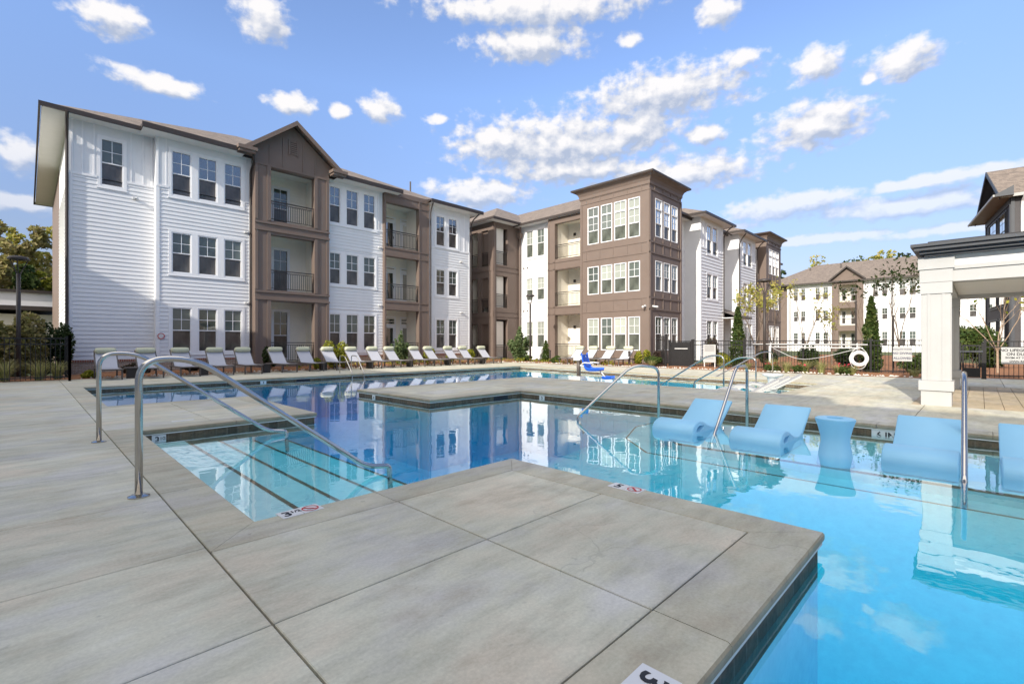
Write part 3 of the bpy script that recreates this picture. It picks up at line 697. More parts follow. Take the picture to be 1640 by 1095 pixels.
def bay_of(c):
    x, y, z = c
    if y > 25.2 and x < 22.3:
        if x < 1.26 and y > 26.55: return 'side' if y < 34.5 else 'rear'
        for i, b in enumerate((4.0, 7.86, 11.61, 15.2, 18.49, 22.3)):
            if x < b: return i
    if y > 25.9: return 'stair'
    if x < 28 and y > 19.08: return 'white' if y > 22.61 else 'balcony'
    if x < 30.25: return 'tower'
    for i, b in enumerate((34.3, 38.6, 42.0, 46.2, 47.7, 52.21)):
        if x < b + .01: return 100 + i
    return 'end'
def build_by_bay(mb, name, mats, root):
    parts = {}
    for f, m in zip(mb.f, mb.m):
        c = [sum(mb.v[i][k] for i in f) / len(f) for k in range(3)]
        parts.setdefault(bay_of(c), MB()).add([mb.v[i] for i in f], m)
    for q in parts.values(): world_part(q.build(name, mats, root))
def main_building():
    base = (12, 26, 0)
    root = empty('apartment_building', base, 'long three-storey white and brown apartment building behind the pool, with balconies and corner towers', 'apartment building')
    W = lambda *a, **k: window(root, base, *a, **k)
    FB = .56                                   # top of the brick base
    fL, fA, fT, fB2 = frY(26.5), frY(26.0), frY(25.45), frY(25.75)
    # --- windows and openings on the long facade
    w3 = [(4.57, 5.34), (5.59, 6.38), (6.66, 7.45)]; wm = [(11.86, 12.53), (12.85, 13.62), (13.93, 14.71)]; wr = [(19.2, 19.96), (20.25, 21.02)]
    lev_b = ((7.93, 9.96, 'glass', 'screen'), (4.44, 6.27, 'glass_green', 'screen'), (.85, 2.87, 'glass_green', 'screen'))
    lev_m = ((8.03, 10.10, 'glass', 'screen'), (4.58, 6.37, 'glass_dim', 'screen'), (.83, 2.92, 'glass_dim', 'screen'))
    lev_r = ((7.79, 9.82, 'glass', 'screen'), (4.48, 6.22, 'glass_green', 'screen'), (.90, 2.86, 'glass_green', 'screen'))
    hL = [(2.18, 2.95, 7.93, 9.93)]
    hb = [(a, b, c, d) for c, d, *_ in lev_b for a, b in w3]; hm = [(a, b, c, d) for c, d, *_ in lev_m for a, b in wm]; hr = [(a, b, c, d) for c, d, *_ in lev_r for a, b in wr]
    wb = MB(); LAP = .175
    wall(wb, fL, 1.2, 4.01, FB, 8.2, hL, LAP); wall(wb, fL, 1.2, 4.01, 8.2, 10.55, hL)
    wall(wb, fA, 4.01, 7.95, FB, 8.2, hb, LAP); wall(wb, fA, 4.01, 7.95, 8.2, 10.7, hb)
    wall(wb, fA, 11.55, 15.2, FB, 8.0, hm, LAP); wall(wb, fA, 11.55, 15.2, 8.0, 10.7, hm)
    wall(wb, fA, 18.5, 22.15, FB, 7.6, hr, LAP); wall(wb, fA, 18.5, 22.15, 7.6, 10.7, hr)
    wall(wb, frX(4.01), -26.5, -26.0, FB, 10.7, (), 0)
    wall(wb, frX(1.2), -34.5, -26.5, FB, 8.2, (), LAP); wall(wb, frX(1.2), -34.5, -26.5, 8.2, 10.55)
    fE = frame(22.15, 0, 0, 1); wall(wb, fE, 26.0, 44, .0, 10.6, (), LAP)
    build_by_bay(wb, 'siding_wall', M['white'], root)
    bw = MB()
    wall(bw, frX(1.2), -44, -34.5, 0, 10.55)
    # battens on upper band
    tb = MB()
    battens(tb, fL, [1.3, 1.62, 1.98], 8.28, 10.5); battens(tb, fL, [3.2, 3.62, 3.93], 8.28, 10.5)
    battens(tb, fA, [4.08, 4.38, 7.62, 7.85], 8.28, 10.6); battens(tb, fA, [14.95], 8.1, 10.6); battens(tb, fA, [18.62, 19.02, 21.25, 21.65, 22.07], 7.7, 10.6)
    for fr, a, b, z, hol in ((fL, 1.2, 2.07, 8.2, 0), (fL, 3.06, 4.01, 8.2, 0), (fA, 4.01, 4.46, 8.2, 0), (fA, 7.56, 7.88, 8.2, 0), (fA, 14.82, 15.2, 8.0, 0), (fA, 18.5, 19.08, 7.6, 0), (fA, 21.13, 22.15, 7.6, 0)):
        tb.fbox(fr, a, b, z, z + .09, .003, .045); tb.fbox(fr, a, b, z - .03, z, .003, .03)
    tb.fbox(fL, 1.2, 1.31, FB, 8.2, .003, .035); tb.fbox(fA, 4.01, 4.13, FB, 8.2, .003, .035); tb.fbox(fA, 7.76, 7.87, FB, 8.2, .003, .035); tb.fbox(fA, 22.04, 22.15, FB, 7.6, .003, .035)
    tb.fbox(frX(1.2), -26.61, -26.5, FB, 8.2, .003, .035); tb.fbox(frX(4.01), -26.12, -26.0, FB, 8.2, .003, .03)
    trim_ring(tb, fL, *hL[0], .10)
    for ws, lv in ((w3, lev_b), (wm, lev_m), (wr, lev_r)):
        for c, d, *_ in lv: trim_ring(tb, fA, ws[0][0], ws[-1][1], c, d, .11, .034, [(p[1], q[0]) for p, q in zip(ws[:-1], ws[1:])])
    for z in (3.18, 6.62): tb.fbox(fA, 11.66, 15.2, z, z + .05, .003, .04)
    build_by_bay(tb, 'trim_boards', M['trim'], root)
    W(fL, ROTY, *hL[0], up='glass_dim', low='screen')
    for ws, lv in ((w3, lev_b), (wm, lev_m), (wr, lev_r)):
        for c, d, up, lo in lv:
            for a, b in ws: W(fA, ROTY, a, b, c, d, up=up, low=lo)
    # brick base
    bk = MB()
    for fr, a, b in ((fL, 1.2, 4.01), (fA, 4.01, 7.95), (fA, 11.55, 15.2), (fA, 18.5, 22.15)):
        bk.fbox(fr, a, b, -.1, .46, -.1, .012, 0); bk.fbox(fr, a - .02, b, .46, FB + .0, -.1, .045, 1)
    build_by_bay(bk, 'brick_base', [M['brick'], M['soldier']], root)
    # --- brown gabled balcony bay
    o3 = [(8.6, 10.8, 7.42, 10.05), (8.6, 10.8, 3.93, 6.72), (8.6, 10.8, .28, 3.36)]
    wall(bw, fT, 7.87, 11.6, 0, 10.7, o3, 0, 0, .35)
    for s in (7.87, 11.6): bw.add([fT(s, 0, 0), fT(s, 0, -.6), fT(s, 10.7, -.6), fT(s, 10.7, 0)])
    bw.add([fT(7.5, 10.7, 0), fT(11.92, 10.7, 0), fT(9.71, 12.44, 0)])
    bt = MB()
    for a, b in ((7.87, 8.0), (8.42, 8.6), (10.8, 10.96), (11.45, 11.6)):
        for c, d in ((0, 3.40), (3.92, 6.83), (7.40, 10.1)): bt.fbox(fT, a, b, c, d, .002, .045)
    for z in (3.42, 6.86): bt.fbox(fT, 7.85, 11.62, z, z + .10, .002, .07); bt.fbox(fT, 7.85, 11.62, z + .36, z + .46, .002, .06)
    bt.fbox(fT, 7.87, 11.6, 10.1, 10.22, .002, .05)
    for u, zt in ((8.55, 11.2), (9.2, 11.75), (10.2, 11.75), (10.85, 11.2)): bt.fbox(fT, u - .03, u + .03, 10.22, zt, .002, .03)
    for k in range(7): bt.fbox(fT, 9.52, 9.88, 11.02 + k * .1, 11.08 + k * .1, .002, .05)
    bt.fbox(fT, 9.46, 9.52, 10.95, 11.75, .002, .055); bt.fbox(fT, 9.88, 9.94, 10.95, 11.75, .002, .055)
    # gable roof with returns
    gr = MB(); zE, zA, y0, y1 = 10.72, 12.62, 24.95, 31
    gr.add([(7.3, y0, zE), (9.71, y0, zA), (9.71, y1, zA), (7.3, y1, zE)], 0); gr.add([(9.71, y0, zA), (12.12, y0, zE), (12.12, y1, zE), (9.71, y1, zA)], 0)
    for sgn in (-1, 1):
        A = Vector((9.71, y0, zA)); B = Vector((9.71 + sgn * 2.45, y0, zE - .04)); dz = Vector((0, 0, -.24))
        gr.extrude_poly([A, B, B + dz, A + dz], (0, -.01, .012), (0, .06, .012), 1)
        gr.add([A + Vector((0, .06, -.06)), B + Vector((0, .06, -.06)), B + Vector((0, .55, -.06)), A + Vector((0, .55, -.06))], 1)
        x = 9.71 + sgn * 2.3
        gr.box(x - .42, x + .42, 24.9, 25.44, 10.52, 10.68, 1); gr.box(x - .36, x + .36, 24.98, 25.44, 10.40, 10.52, 1)
    g_o = world_part(gr.build('gable_roof', [M['shingle'], M['brown']], root))
    # --- second balcony bay
    p3 = [(15.32, 17.66, 7.16, 9.83), (15.32, 17.66, 3.88, 6.55), (15.32, 17.66, .28, 3.27)]
    wall(bw, fB2, 15.2, 18.48, 0, 10.6, p3, 0, 0, .3)
    for s in (15.2, 18.48): bw.add([fB2(s, 0, 0), fB2(s, 0, -.3), fB2(s, 10.6, -.3), fB2(s, 10.6, 0)])
    for z in (3.3, 6.58, 9.85): bt.fbox(fB2, 15.2, 18.48, z, z + .07, .002, .04); bt.fbox(fB2, 15.2, 18.48, z + .45, z + .52, .002, .04)
    bt.fbox(fB2, 17.66, 17.74, 0, 10.3, .0025, .035); bt.fbox(fB2, 18.38, 18.48, 0, 10.3, .0025, .035)
    # --- stair block in the inner corner
    fSx, fSy = frX(24.45), frY(25.95)
    hx = [(-28.6, -27.75, .1, 2.7), (-28.6, -27.75, 3.6, 6.2), (-28.6, -27.75, 7.1, 9.8), (-27.3, -26.55, .1, 2.7), (-27.3, -26.55, 3.6, 6.2), (-27.3, -26.55, 7.1, 9.8)]
    hy = [(24.75, 25.95, .1, 3.05), (24.75, 25.95, 3.95, 6.35), (24.75, 25.95, 7.2, 10.0)]
    wall(bw, fSx, -32, -25.95, 0, 10.5, hx, 0, 0, .25); wall(bw, fSy, 24.45, 27.35, 0, 10.5, hy, 0, 0, .25)
    for z in (3.25, 6.7): bt.fbox(fSy, 24.45, 27.3, z, z + .06, .002, .035); bt.fbox(fSy, 24.45, 27.3, z + .35, z + .41, .002, .035); bt.fbox(fSx, -32, -25.95, z, z + .3, .002, .04)
    bt.fbox(fSy, 24.45, 24.6, 0, 10.3, .003, .05); bt.fbox(fSx, -26.1, -25.95, 0, 10.3, .003, .05)
    # --- wing towards the right: white bay, balconies, tower
    fW, fK, fX, fR = frX(27.3), frX(26.8), frX(26.0), frY(14.06)
    hw = [(-25.24, -24.53), (-24.14, -23.38)]; lev_w = ((7.85, 9.92, 'glass_blind', 'screen_light'), (4.53, 6.28, 'glass_blind', 'screen_light'), (.93, 2.92, 'glass_blind', 'screen_light'))
    hW = [(a, b, c, d) for c, d, *_ in lev_w for a, b in hw]
    w2 = MB(); wall(w2, fW, -25.95, -22.6, FB, 10.4, hW, 0); wall(w2, fW, -25.95, -22.6, 0, FB)
    world_part(w2.build('siding_wall', M['white'], root))
    t2 = MB()
    for c, d, *_ in lev_w: trim_ring(t2, fW, hw[0][0], hw[1][1], c, d, .10, .03, [(hw[0][1], hw[1][0])])
    for z in (3.3, 6.7): t2.fbox(fW, -25.95, -22.6, z, z + .04, .002, .03)
    world_part(t2.build('trim_boards', M['trim'], root))
    for c, d, up, lo in lev_w:
        for a, b in hw: W(fW, ROTX, a, b, c, d, up=up, low=lo)
    q3 = [(-21.95, -19.2, 7.3, 9.87), (-21.95, -19.2, 3.9, 6.5), (-21.95, -19.2, .2, 3.26)]
    wall(bw, fK, -22.62, -19.08, 0, 10.3, q3, 0, 0, .3)
    bw.add([fK(-22.62, 0, 0), fK(-22.62, 10.3, 0), fK(-22.62, 10.3, -.5), fK(-22.62, 0, -.5)])
    for z in (3.3, 6.55): bt.fbox(fK, -22.62, -19.1, z, z + .06, .002, .04); bt.fbox(fK, -22.62, -19.1, z + .5, z + .56, .002, .04)
    bt.fbox(fK, -22.62, -22.5, 0, 9.9, .0025, .04); bt.fbox(fK, -22.07, -21.95, 0, 9.9, .0025, .04)
    tX = [(-18.52, -17.65), (-17.48, -16.63), (-16.50, -15.62), (-15.49, -14.68)]; tY = [(26.72, 27.6), (27.8, 28.64), (28.85, 29.69)]
    lev_x = ((7.72, 10.13, 'glass_blind', 'screen_light', .62), (4.43, 6.25, 'glass_blind', 'screen_light', 0), (.80, 2.87, 'glass_blind', 'screen_light', 0))
    lev_y = ((7.72, 10.05, 'glass', 'screen', .62), (4.43, 6.27, 'glass_dim', 'screen', 0), (.80, 2.88, 'glass_dim', 'screen', 0))
    hX = [(a, b, l[0], l[1]) for l in lev_x for a, b in tX]; hY = [(a, b, l[0], l[1]) for l in lev_y for a, b in tY]
    wall(bw, fX, -19.1, -14.06, 0, 11.2, hX); wall(bw, fR, 26.0, 30.22, 0, 11.2, hY)
    fN = frame(26, 19.1, 1, 0); 
    bw.add([(26, 19.1, 0), (26.9, 19.1, 0), (26.9, 19.1, 11.2), (26, 19.1, 11.2)]); bw.add([(30.22, 14.06, 0), (30.22, 16.5, 0), (30.22, 16.5, 11.2), (30.22, 14.06, 11.2)])
    for l in lev_x:
        for a, b in tX: W(fX, ROTX, a, b, l[0], l[1], up=l[2], low=l[3], transom=l[4])
    for l in lev_y:
        for a, b in tY: W(fR, ROTY, a, b, l[0], l[1], up=l[2], low=l[3], transom=l[4])
    for z in (3.25, 6.65, 10.42): bt.fbox(fX, -19.1, -14.06, z, z + .07, .002, .03); bt.fbox(fR, 26.0, 30.22, z, z + .10, .002, .05)
    for z in (3.95, 7.3): bt.fbox(fX, -19.1, -14.06, z, z + .05, .002, .028); bt.fbox(fR, 26.0, 30.22, z, z + .10, .002, .05)
    for u in (-18.62, -17.56, -16.56, -15.55, -14.58):
        for a, b in ((3.33, 3.94), (6.73, 7.29), (10.5, 10.9)): bt.fbox(fX, u - .02, u + .02, a, b, .002, .02)
    for u in (26.62, 27.7, 28.74, 29.8):
        for a, b in ((0, .7), (3.36, 3.94), (4.06, 4.3), (6.76, 7.29), (7.42, 7.62), (10.53, 10.95)): bt.fbox(fR, u - .035, u + .035, a, b, .002, .04)
    bt.fbox(fX, -14.2, -14.06, 0, 10.4, .0025, .04); bt.fbox(fX, -19.1, -18.96, 0, 10.4, .0025, .04); bt.fbox(fR, 26.0, 26.14, 0, 10.4, .0025, .055); bt.fbox(fR, 30.08, 30.22, 0, 10.4, .0025, .055)
    def cornice(x0, x1, y0, y1, z0=10.72, zt=11.42):
        k = MB(); pr = [(.022, z0), (.03, z0 + .05), (.06, z0 + .05), (.075, z0 + .24), (.15, z0 + .40), (.29, z0 + .52), (.44, z0 + .575), (.46, z0 + .60)]
        for (e0, za), (e1, zb) in zip(pr[:-1], pr[1:]):
            q0 = [(x0 - e0, y0 - e0, za), (x1 + e0, y0 - e0, za), (x1 + e0, y1 + e0, za), (x0 - e0, y1 + e0, za)]; q1 = [(x0 - e1, y0 - e1, zb), (x1 + e1, y0 - e1, zb), (x1 + e1, y1 + e1, zb), (x0 - e1, y1 + e1, zb)]
            for i in range(4): k.add([q0[i], q0[(i + 1) % 4], q1[(i + 1) % 4], q1[i]], 0)
        k.box(x0 - .48, x1 + .48, y0 - .48, y1 + .48, zt - .10, zt, 1)
        world_part(k.build('cornice', [M['brown'], M['darkbrown']], root))
    cornice(26.0, 30.22, 14.06, 19.1)
    # --- bays beyond the tower
    fS, fQ = frY(14.5), frY(15.7)
    b2 = [(35.43, 36.35), (36.52, 37.44)]; b3 = [(43.02, 44.02), (44.18, 45.2)]
    lev_s = ((7.92, 10.08, 'glass', 'screen'), (4.58, 6.42, 'glass_dim', 'screen'), (.92, 2.94, 'glass_dim', 'screen'))
    hs2 = [(a, b, l[0], l[1]) for l in lev_s for a, b in b2]; hs3 = [(a, b, l[0], l[1]) for l in lev_s for a, b in b3]
    w4 = MB()
    for (a, b, h) in ((34.3, 38.6, hs2), (42.0, 46.2, hs3)):
        wall(w4, fS, a, b, .3, 8.2, h, .24); wall(w4, fS, a, b, 8.2, 10.6, h); wall(w4, fS, a, b, 0, .3)
        wall(w4, frX(a), -18, -14.5, 0, 10.6); wall(w4, frame(b, 0, 0, 1), 14.5, 18, 0, 10.6)
    wall(w4, fQ, 30.2, 34.3, 0, 8.2, [(32.3, 33.2, 4.6, 6.4), (32.3, 33.2, .9, 2.9), (32.3, 33.2, 7.9, 10.0)], .175); wall(w4, fQ, 30.2, 34.3, 8.2, 10.6, [(32.3, 33.2, 7.9, 10.0)])
    wall(w4, fQ, 38.6, 42.0, 0, 10.6, [], 0); wall(w4, fQ, 46.2, 47.8, 0, 10.6)
    build_by_bay(w4, 'siding_wall', M['white'], root)
    t4 = MB()
    for bb in (b2, b3):
        for l in lev_s: trim_ring(t4, fS, bb[0][0], bb[1][1], l[0], l[1], .10, .034, [(bb[0][1], bb[1][0])])
    for a, b in ((34.3, 38.6), (42.0, 46.2)):
        t4.fbox(fS, a, a + .12, .3, 8.2, .003, .036); t4.fbox(fS, b - .12, b, .3, 8.2, .003, .036); t4.fbox(fS, a, a + 1.0, 8.2, 8.3, .003, .05); t4.fbox(fS, b - 1.0, b, 8.2, 8.3, .003, .05)
        battens(t4, fS, [a + .08, a + .5, b - .5, b - .08], 8.3, 10.5)
    build_by_bay(t4, 'trim_boards', M['trim'], root)
    for bb in (b2, b3):
        for l in lev_s:
            for a, b in bb: W(fS, ROTY, a, b, l[0], l[1], up=l[2], low=l[3])
    for c, d in ((7.9, 10.0), (4.6, 6.4), (.9, 2.9)): W(fQ, ROTY, 32.3, 33.2, c, d)
    pr = MB(); pr.add([(38.3, 13.6, 3.4), (42.2, 13.6, 3.4), (42.2, 15.7, 4.2), (38.3, 15.7, 4.2)], 0); pr.box(38.25, 42.25, 13.52, 13.6, 3.22, 3.41, 1); pr.box(38.4, 42.1, 13.6, 15.7, 3.2, 3.26, 2)
    pr.box(38.62, 38.82, 13.7, 13.9, 0, 3.2, 2)
    world_part(pr.build('porch_roof', [M['shingle'], M['darkbrown'], M['white']], root))
    # far tower
    fU = frX(47.75); fV = frY(14.06); v3 = [(48.55, 49.45), (49.6, 50.48), (50.63, 51.5)]
    hv = [(a, b, l[0], l[1]) for l in lev_y for a, b in v3]
    wall(bw, fU, -19, -14.06, 0, 11.2, [(-15.6, -14.9, 7.8, 10)]); wall(bw, fV, 47.75, 52.2, 0, 11.2, hv); wall(bw, frame(52.2, 0, 0, 1), 14.06, 19, 0, 11.2)
    for l in lev_y:
        for a, b in v3: W(fV, ROTY, a, b, l[0], l[1], up=l[2] if l[4] else 'glass_dim', low='screen', transom=l[4])
    W(fU, ROTX, -15.6, -14.9, 7.8, 10)
    for z in (3.3, 6.7, 10.42): bt.fbox(fV, 47.75, 52.2, z, z + .1, .002, .05)
    for u in (48.4, 49.52, 50.55, 51.65):
        for a, b in ((3.4, 4.2), (6.8, 7.6), (10.52, 10.9)): bt.fbox(fV, u - .035, u + .035, a, b, .002, .04)
    cornice(47.75, 52.2, 14.06, 19)
    wall(bw, frY(17), 52.2, 60, 0, 10.3)
    build_by_bay(bw, 'brown_wall', M['brown'], root); build_by_bay(bt, 'brown_trim', M['brown'], root)
    # --- balconies
    B = lambda *a, **k: balcony(root, *a, **k)
    for i, (a, b, c, d) in enumerate(o3): B(fT, ROTY, a, b, c, d, wins=[(8.62, 9.0, c + .3, d - .25), (9.35, 10.15, c + .12, d - .35)] if True else [], doors=[], rail=True)
    for i, (a, b, c, d) in enumerate(p3): B(fB2, ROTY, a, b, c, d, wins=[(15.35, 15.8, c + .4, d - .45)], doors=[(16.25, 17.05, c + .02, d - .35), (17.55, 18.2, c + .02, d - .35)], rail=True)
    for i, (a, b, c, d) in enumerate(q3): B(fK, ROTX, a, b, c, d, wins=[], doors=[(-20.15, -19.25, c + .02, d - .35)], rail=True, depth=1.7)
    for i, (a, b, c, d) in enumerate(hy):
        balcony(root, fSy, ROTY, a, b, c, d, depth=1.5, wins=[(a + .28, b - .15, c + .35, d - .45)], rail=True, wallmat='brown')
    for i, (a, b, c, d) in enumerate(hx):
        balcony(root, fSx, ROTX, a, b, c, d, depth=1.3, wins=[], rail=True, wallmat='cream')
    # --- roofs
    hip_roof(root, base, .4, 22.75, 25.85, 44.6, 10.57)
    hip_roof(root, base, 23.85, 40.5, 25.3, 42, 10.5)
    hip_roof(root, base, 26.62, 41.3, 15.2, 43, 10.42)
    hip_roof(root, base, 29.6, 48.3, 15.1, 26, 10.55); hip_roof(root, base, 33.6, 39.3, 13.85, 22, 10.58); hip_roof(root, base, 41.3, 46.9, 13.85, 22, 10.58); hip_roof(root, base, 52, 61, 16.3, 26, 10.4)
    def eave_piece(x0, x1, y0, y1, z, m='darkbrown', rise=.13):
        e = MB(); zt = z + rise * (y1 - y0)
        e.add([(x0, y0, z), (x1, y0, z), (x1, y1, zt), (x0, y1, zt)], 0)
        for x in (x0, x1): e.add([(x, y0, z - .05), (x, y1, zt - .3), (x, y1, zt), (x, y0, z)], 1)
        e.box(x0 - .04, x1 + .04, y0 - .1, y0, z - .2, z + .01, 1); e.add([(x0, y0, z - .19), (x0, y1, z - .215), (x1, y1, z - .215), (x1, y0, z - .19)], 2)
        world_part(e.build('eave', [M['shingle'], M[m], M['soffit']], root))
    eave_piece(3.45, 7.4, 25.25, 26.1, 10.6); eave_piece(12.05, 16.1, 25.25, 26.1, 10.6); eave_piece(18.35, 22.75, 25.3, 26.1, 10.58)
    # --- small parts
    downpipe(root, fillet([(1.12, 25.75, 10.45), (1.12, 25.9, 10.2), (1.14, 26.42, 9.6), (1.14, 26.42, .1)], .15, 4), .055)
    downpipe(root, fillet([(7.7, 25.15, 10.45), (7.78, 25.3, 10.2), (7.8, 25.9, 9.75), (7.8, 25.9, .1)], .15, 4))
    downpipe(root, fillet([(22.6, 25.3, 10.5), (22.3, 25.8, 10.0), (22.2, 25.9, 9.6), (22.2, 25.9, .1)], .15, 4))
    downpipe(root, fillet([(18.55, 25.4, 10.4), (18.56, 25.6, 10.1), (18.56, 25.7, 9.8), (18.56, 25.7, .1)], .15, 4))
    downpipe(root, fillet([(26.9, 25.5, 10.3), (27.1, 25.7, 9.9), (27.15, 25.8, 9.6), (27.15, 25.8, .1)], .15, 4), .075, 'brown')
    downpipe(root, fillet([(38.9, 13.9, 10.4), (38.5, 14.2, 10.0), (38.5, 14.4, 9.6), (38.5, 14.4, .1)], .15, 4))
    downpipe(root, fillet([(42.0, 13.9, 10.4), (41.9, 14.2, 10.0), (41.9, 14.4, 9.6), (41.9, 14.4, 3.9)], .15, 4))
    downpipe(root, fillet([(46.6, 13.9, 10.4), (46.3, 14.2, 10.0), (46.3, 14.4, 9.6), (46.3, 14.4, .1)], .15, 4))
    hd = MB(); hd.box(26.9, 27.2, 25.55, 25.85, 9.55, 9.85); hd.box(26.95, 27.15, 25.6, 25.8, 9.4, 9.55); world_part(hd.build('rain_head', M['brown'], root))
    for (fr, u, z) in ((fA, 7.6, 6.75), (fA, 7.6, 3.25), (fA, 14.95, 3.55), (fA, 14.95, 7.05), (fA, 21.3, 3.4), (fA, 21.3, 6.95), (fL, 3.3, 7.6)):
        l = MB(); l.fbox(fr, u - .05, u + .05, z - .05, z + .05, 0, .06); l.tube([fr(u, z, .06), fr(u - .02, z - .02, .16)], .045, 8); l.tube([fr(u + .08, z, .05), fr(u + .1, z - .02, .16)], .045, 8)
        world_part(l.build('flood_light', M['plain_white'], root))
    for (fr, u, z) in ((fX, -14.31, 3.45), (fR, 26.37, 3.45)):
        l = MB(); l.fbox(fr, u - .05, u + .05, z - .02, z + .08, 0, .10); l.tube([fr(u, z, .1), fr(u, z - .03, .36)], .06, 10); world_part(l.build('security_camera', M['plain_white'], root))
    for z in (9.3, 5.85, 2.45):
        l = MB(); fb = frX(28.5); l.fbox(fb, -21.5, -21.35, z - .1, z + .1, 0, .12); world_part(l.build('wall_lamp', M['rail'], root))
    for (fr, u, z) in ((fW, -25.5, 3.75), (fW, -25.1, 3.75), (fW, -25.5, 7.1), (fW, -25.1, 7.1)):
        l = MB(); l.fbox(fr, u - .05, u + .05, z - .05, z + .05, 0, .05); world_part(l.build('vent', M['frame'], root))
    for (x, y, zz) in ((32.6, 23.4, 13.2), (31.6, 20.4, 12.8), (20.5, 31, 13)):
        l = MB(); l.tube([(x, y, zz - .3), (x, y, zz + .55)], .06, 8); world_part(l.build('roof_vent', M['frame'], root))
    sg = MB(); sg.lathe([(.14, 0), (.14, .02)], n=20, m=0); sg.lathe([(.135, .021), (.10, .021)], n=20, m=1, caps=False)
    o = sg.build('wall_sign', [M['plain_white'], M['red']], None); o.location = (4.18, 25.955, 1.57); o.rotation_euler = (R(90), 0, 0)
    tag(o, 'small round red-rimmed plaque on the white siding left of the ground-floor windows', 'plaque')
    return root
main_building()

def far_building():
    base = (86, 10, 0); root = empty('apartment_building', base, 'distant white apartment building with a brown gabled middle bay, beyond the iron fence', 'apartment building')
    f = frX(86); fg = frX(85.5)
    cols = [(-21.3, -20.66), (-20.27, -19.64), (-18.31, -17.67), (-17.27, -16.59), (-11.11, -10.47), (-10.07, -9.4), (-8.13, -7.4), (-7.05, -6.3), (-4.2, -3.4), (-2.5, -1.8), (-1.0, -.3), (1.2, 1.9)]
    lv = [(7.95, 9.9), (4.66, 6.3), (.9, 2.93)]
    hs = [(a, b, c, d) for a, b in cols for c, d in lv]
    w = MB(); wall(w, f, -22.22, -16.0, 0, 10.5, hs, 0); wall(w, f, -12.2, 3.0, 0, 10.5, hs, 0); wall(w, frY(22.22 - 30), 86, 100, 0, 10.5)
    wall(w, frame(0, 22.22, -1, 0), -100, -86, 0, 10.5)
    world_part(w.build('siding_wall', M['white'], root))
    for a, b, c, d in hs: window(root, base, f, ROTX, a, b, c, d, up='glass_green', low='screen')
    g = MB(); op = [(-15.2, -12.95, 7.4, 10.0), (-15.2, -12.95, 3.9, 6.5), (-15.2, -12.95, .3, 3.1)]
    wall(g, fg, -16.0, -12.2, 0, 10.7, op, 0, 0, .3); g.add([fg(-16.2, 10.7, 0), fg(-12.0, 10.7, 0), fg(-14.1, 12.5, 0)])
    g.add([fg(-16.0, 0, 0), fg(-16.0, 10.7, 0), fg(-16.0, 10.7, -.5), fg(-16.0, 0, -.5)]); g.add([fg(-12.2, 0, 0), fg(-12.2, 0, -.5), fg(-12.2, 10.7, -.5), fg(-12.2, 10.7, 0)])
    wall(g, frX(86.4), -25.5, -22.2, 0, 10.4)
    world_part(g.build('brown_wall', M['brown'], root))
    for a, b, c, d in op: balcony(root, fg, ROTX, a, b, c, d, wins=[(-15.1, -14.6, c + .3, d - .4), (-13.95, -13.1, c + .2, d - .35)], rail=True, railgap=.14)
    r = MB(); z0, y0, y1 = 10.55, -5, 26
    r.add([(85.2, y1, z0), (85.2, y0, z0), (95, y0, 14.6), (95, y1 - 6, 14.6)], 0); r.add([(85.2, y1, z0), (95, y1 - 6, 14.6), (104, y1, z0)], 0); r.add([(95, y1 - 6, 14.6), (95, y0, 14.6), (104, y0, z0), (104, y1, z0)], 0)
    r.box(85.08, 85.2, y0, y1, z0 - .18, z0 + .02, 1); r.add([(85.2, y0, z0 - .15), (85.2, y1, z0 - .15), (86, y1, z0 - .15), (86, y0, z0 - .15)], 2)
    r.add([(85.0, 14.1, 12.72), (85.0, 11.85, 10.75), (91, 11.85, 10.75), (91, 14.1, 12.72)], 0); r.add([(85.0, 16.35, 10.75), (85.0, 14.1, 12.72), (91, 14.1, 12.72), (91, 16.35, 10.75)], 0)
    for s in (-1, 1):
        A = Vector((85.0, 14.1, 12.72)); B = Vector((85.0, 14.1 + s * 2.3, 10.72)); dz = Vector((0, 0, -.25)); r.extrude_poly([A, B, B + dz, A + dz], (-.02, 0, .015), (.06, 0, .015), 1)
    world_part(r.build('roof', [M['shingle'], M['darkbrown'], M['soffit']], root))
    for y in (21.8, 8.9, 16.05): downpipe(root, [(85.93, y, 10.3), (85.93, y, .1)], .06)
    for y, z in ((20.3, 13.4), (7.9, 13.2), (16, 13.6)):
        l = MB(); l.tube([(92, y, z - .5), (92, y, z + .5)], .12, 8); world_part(l.build('roof_vent', M['frame'], root))
far_building()

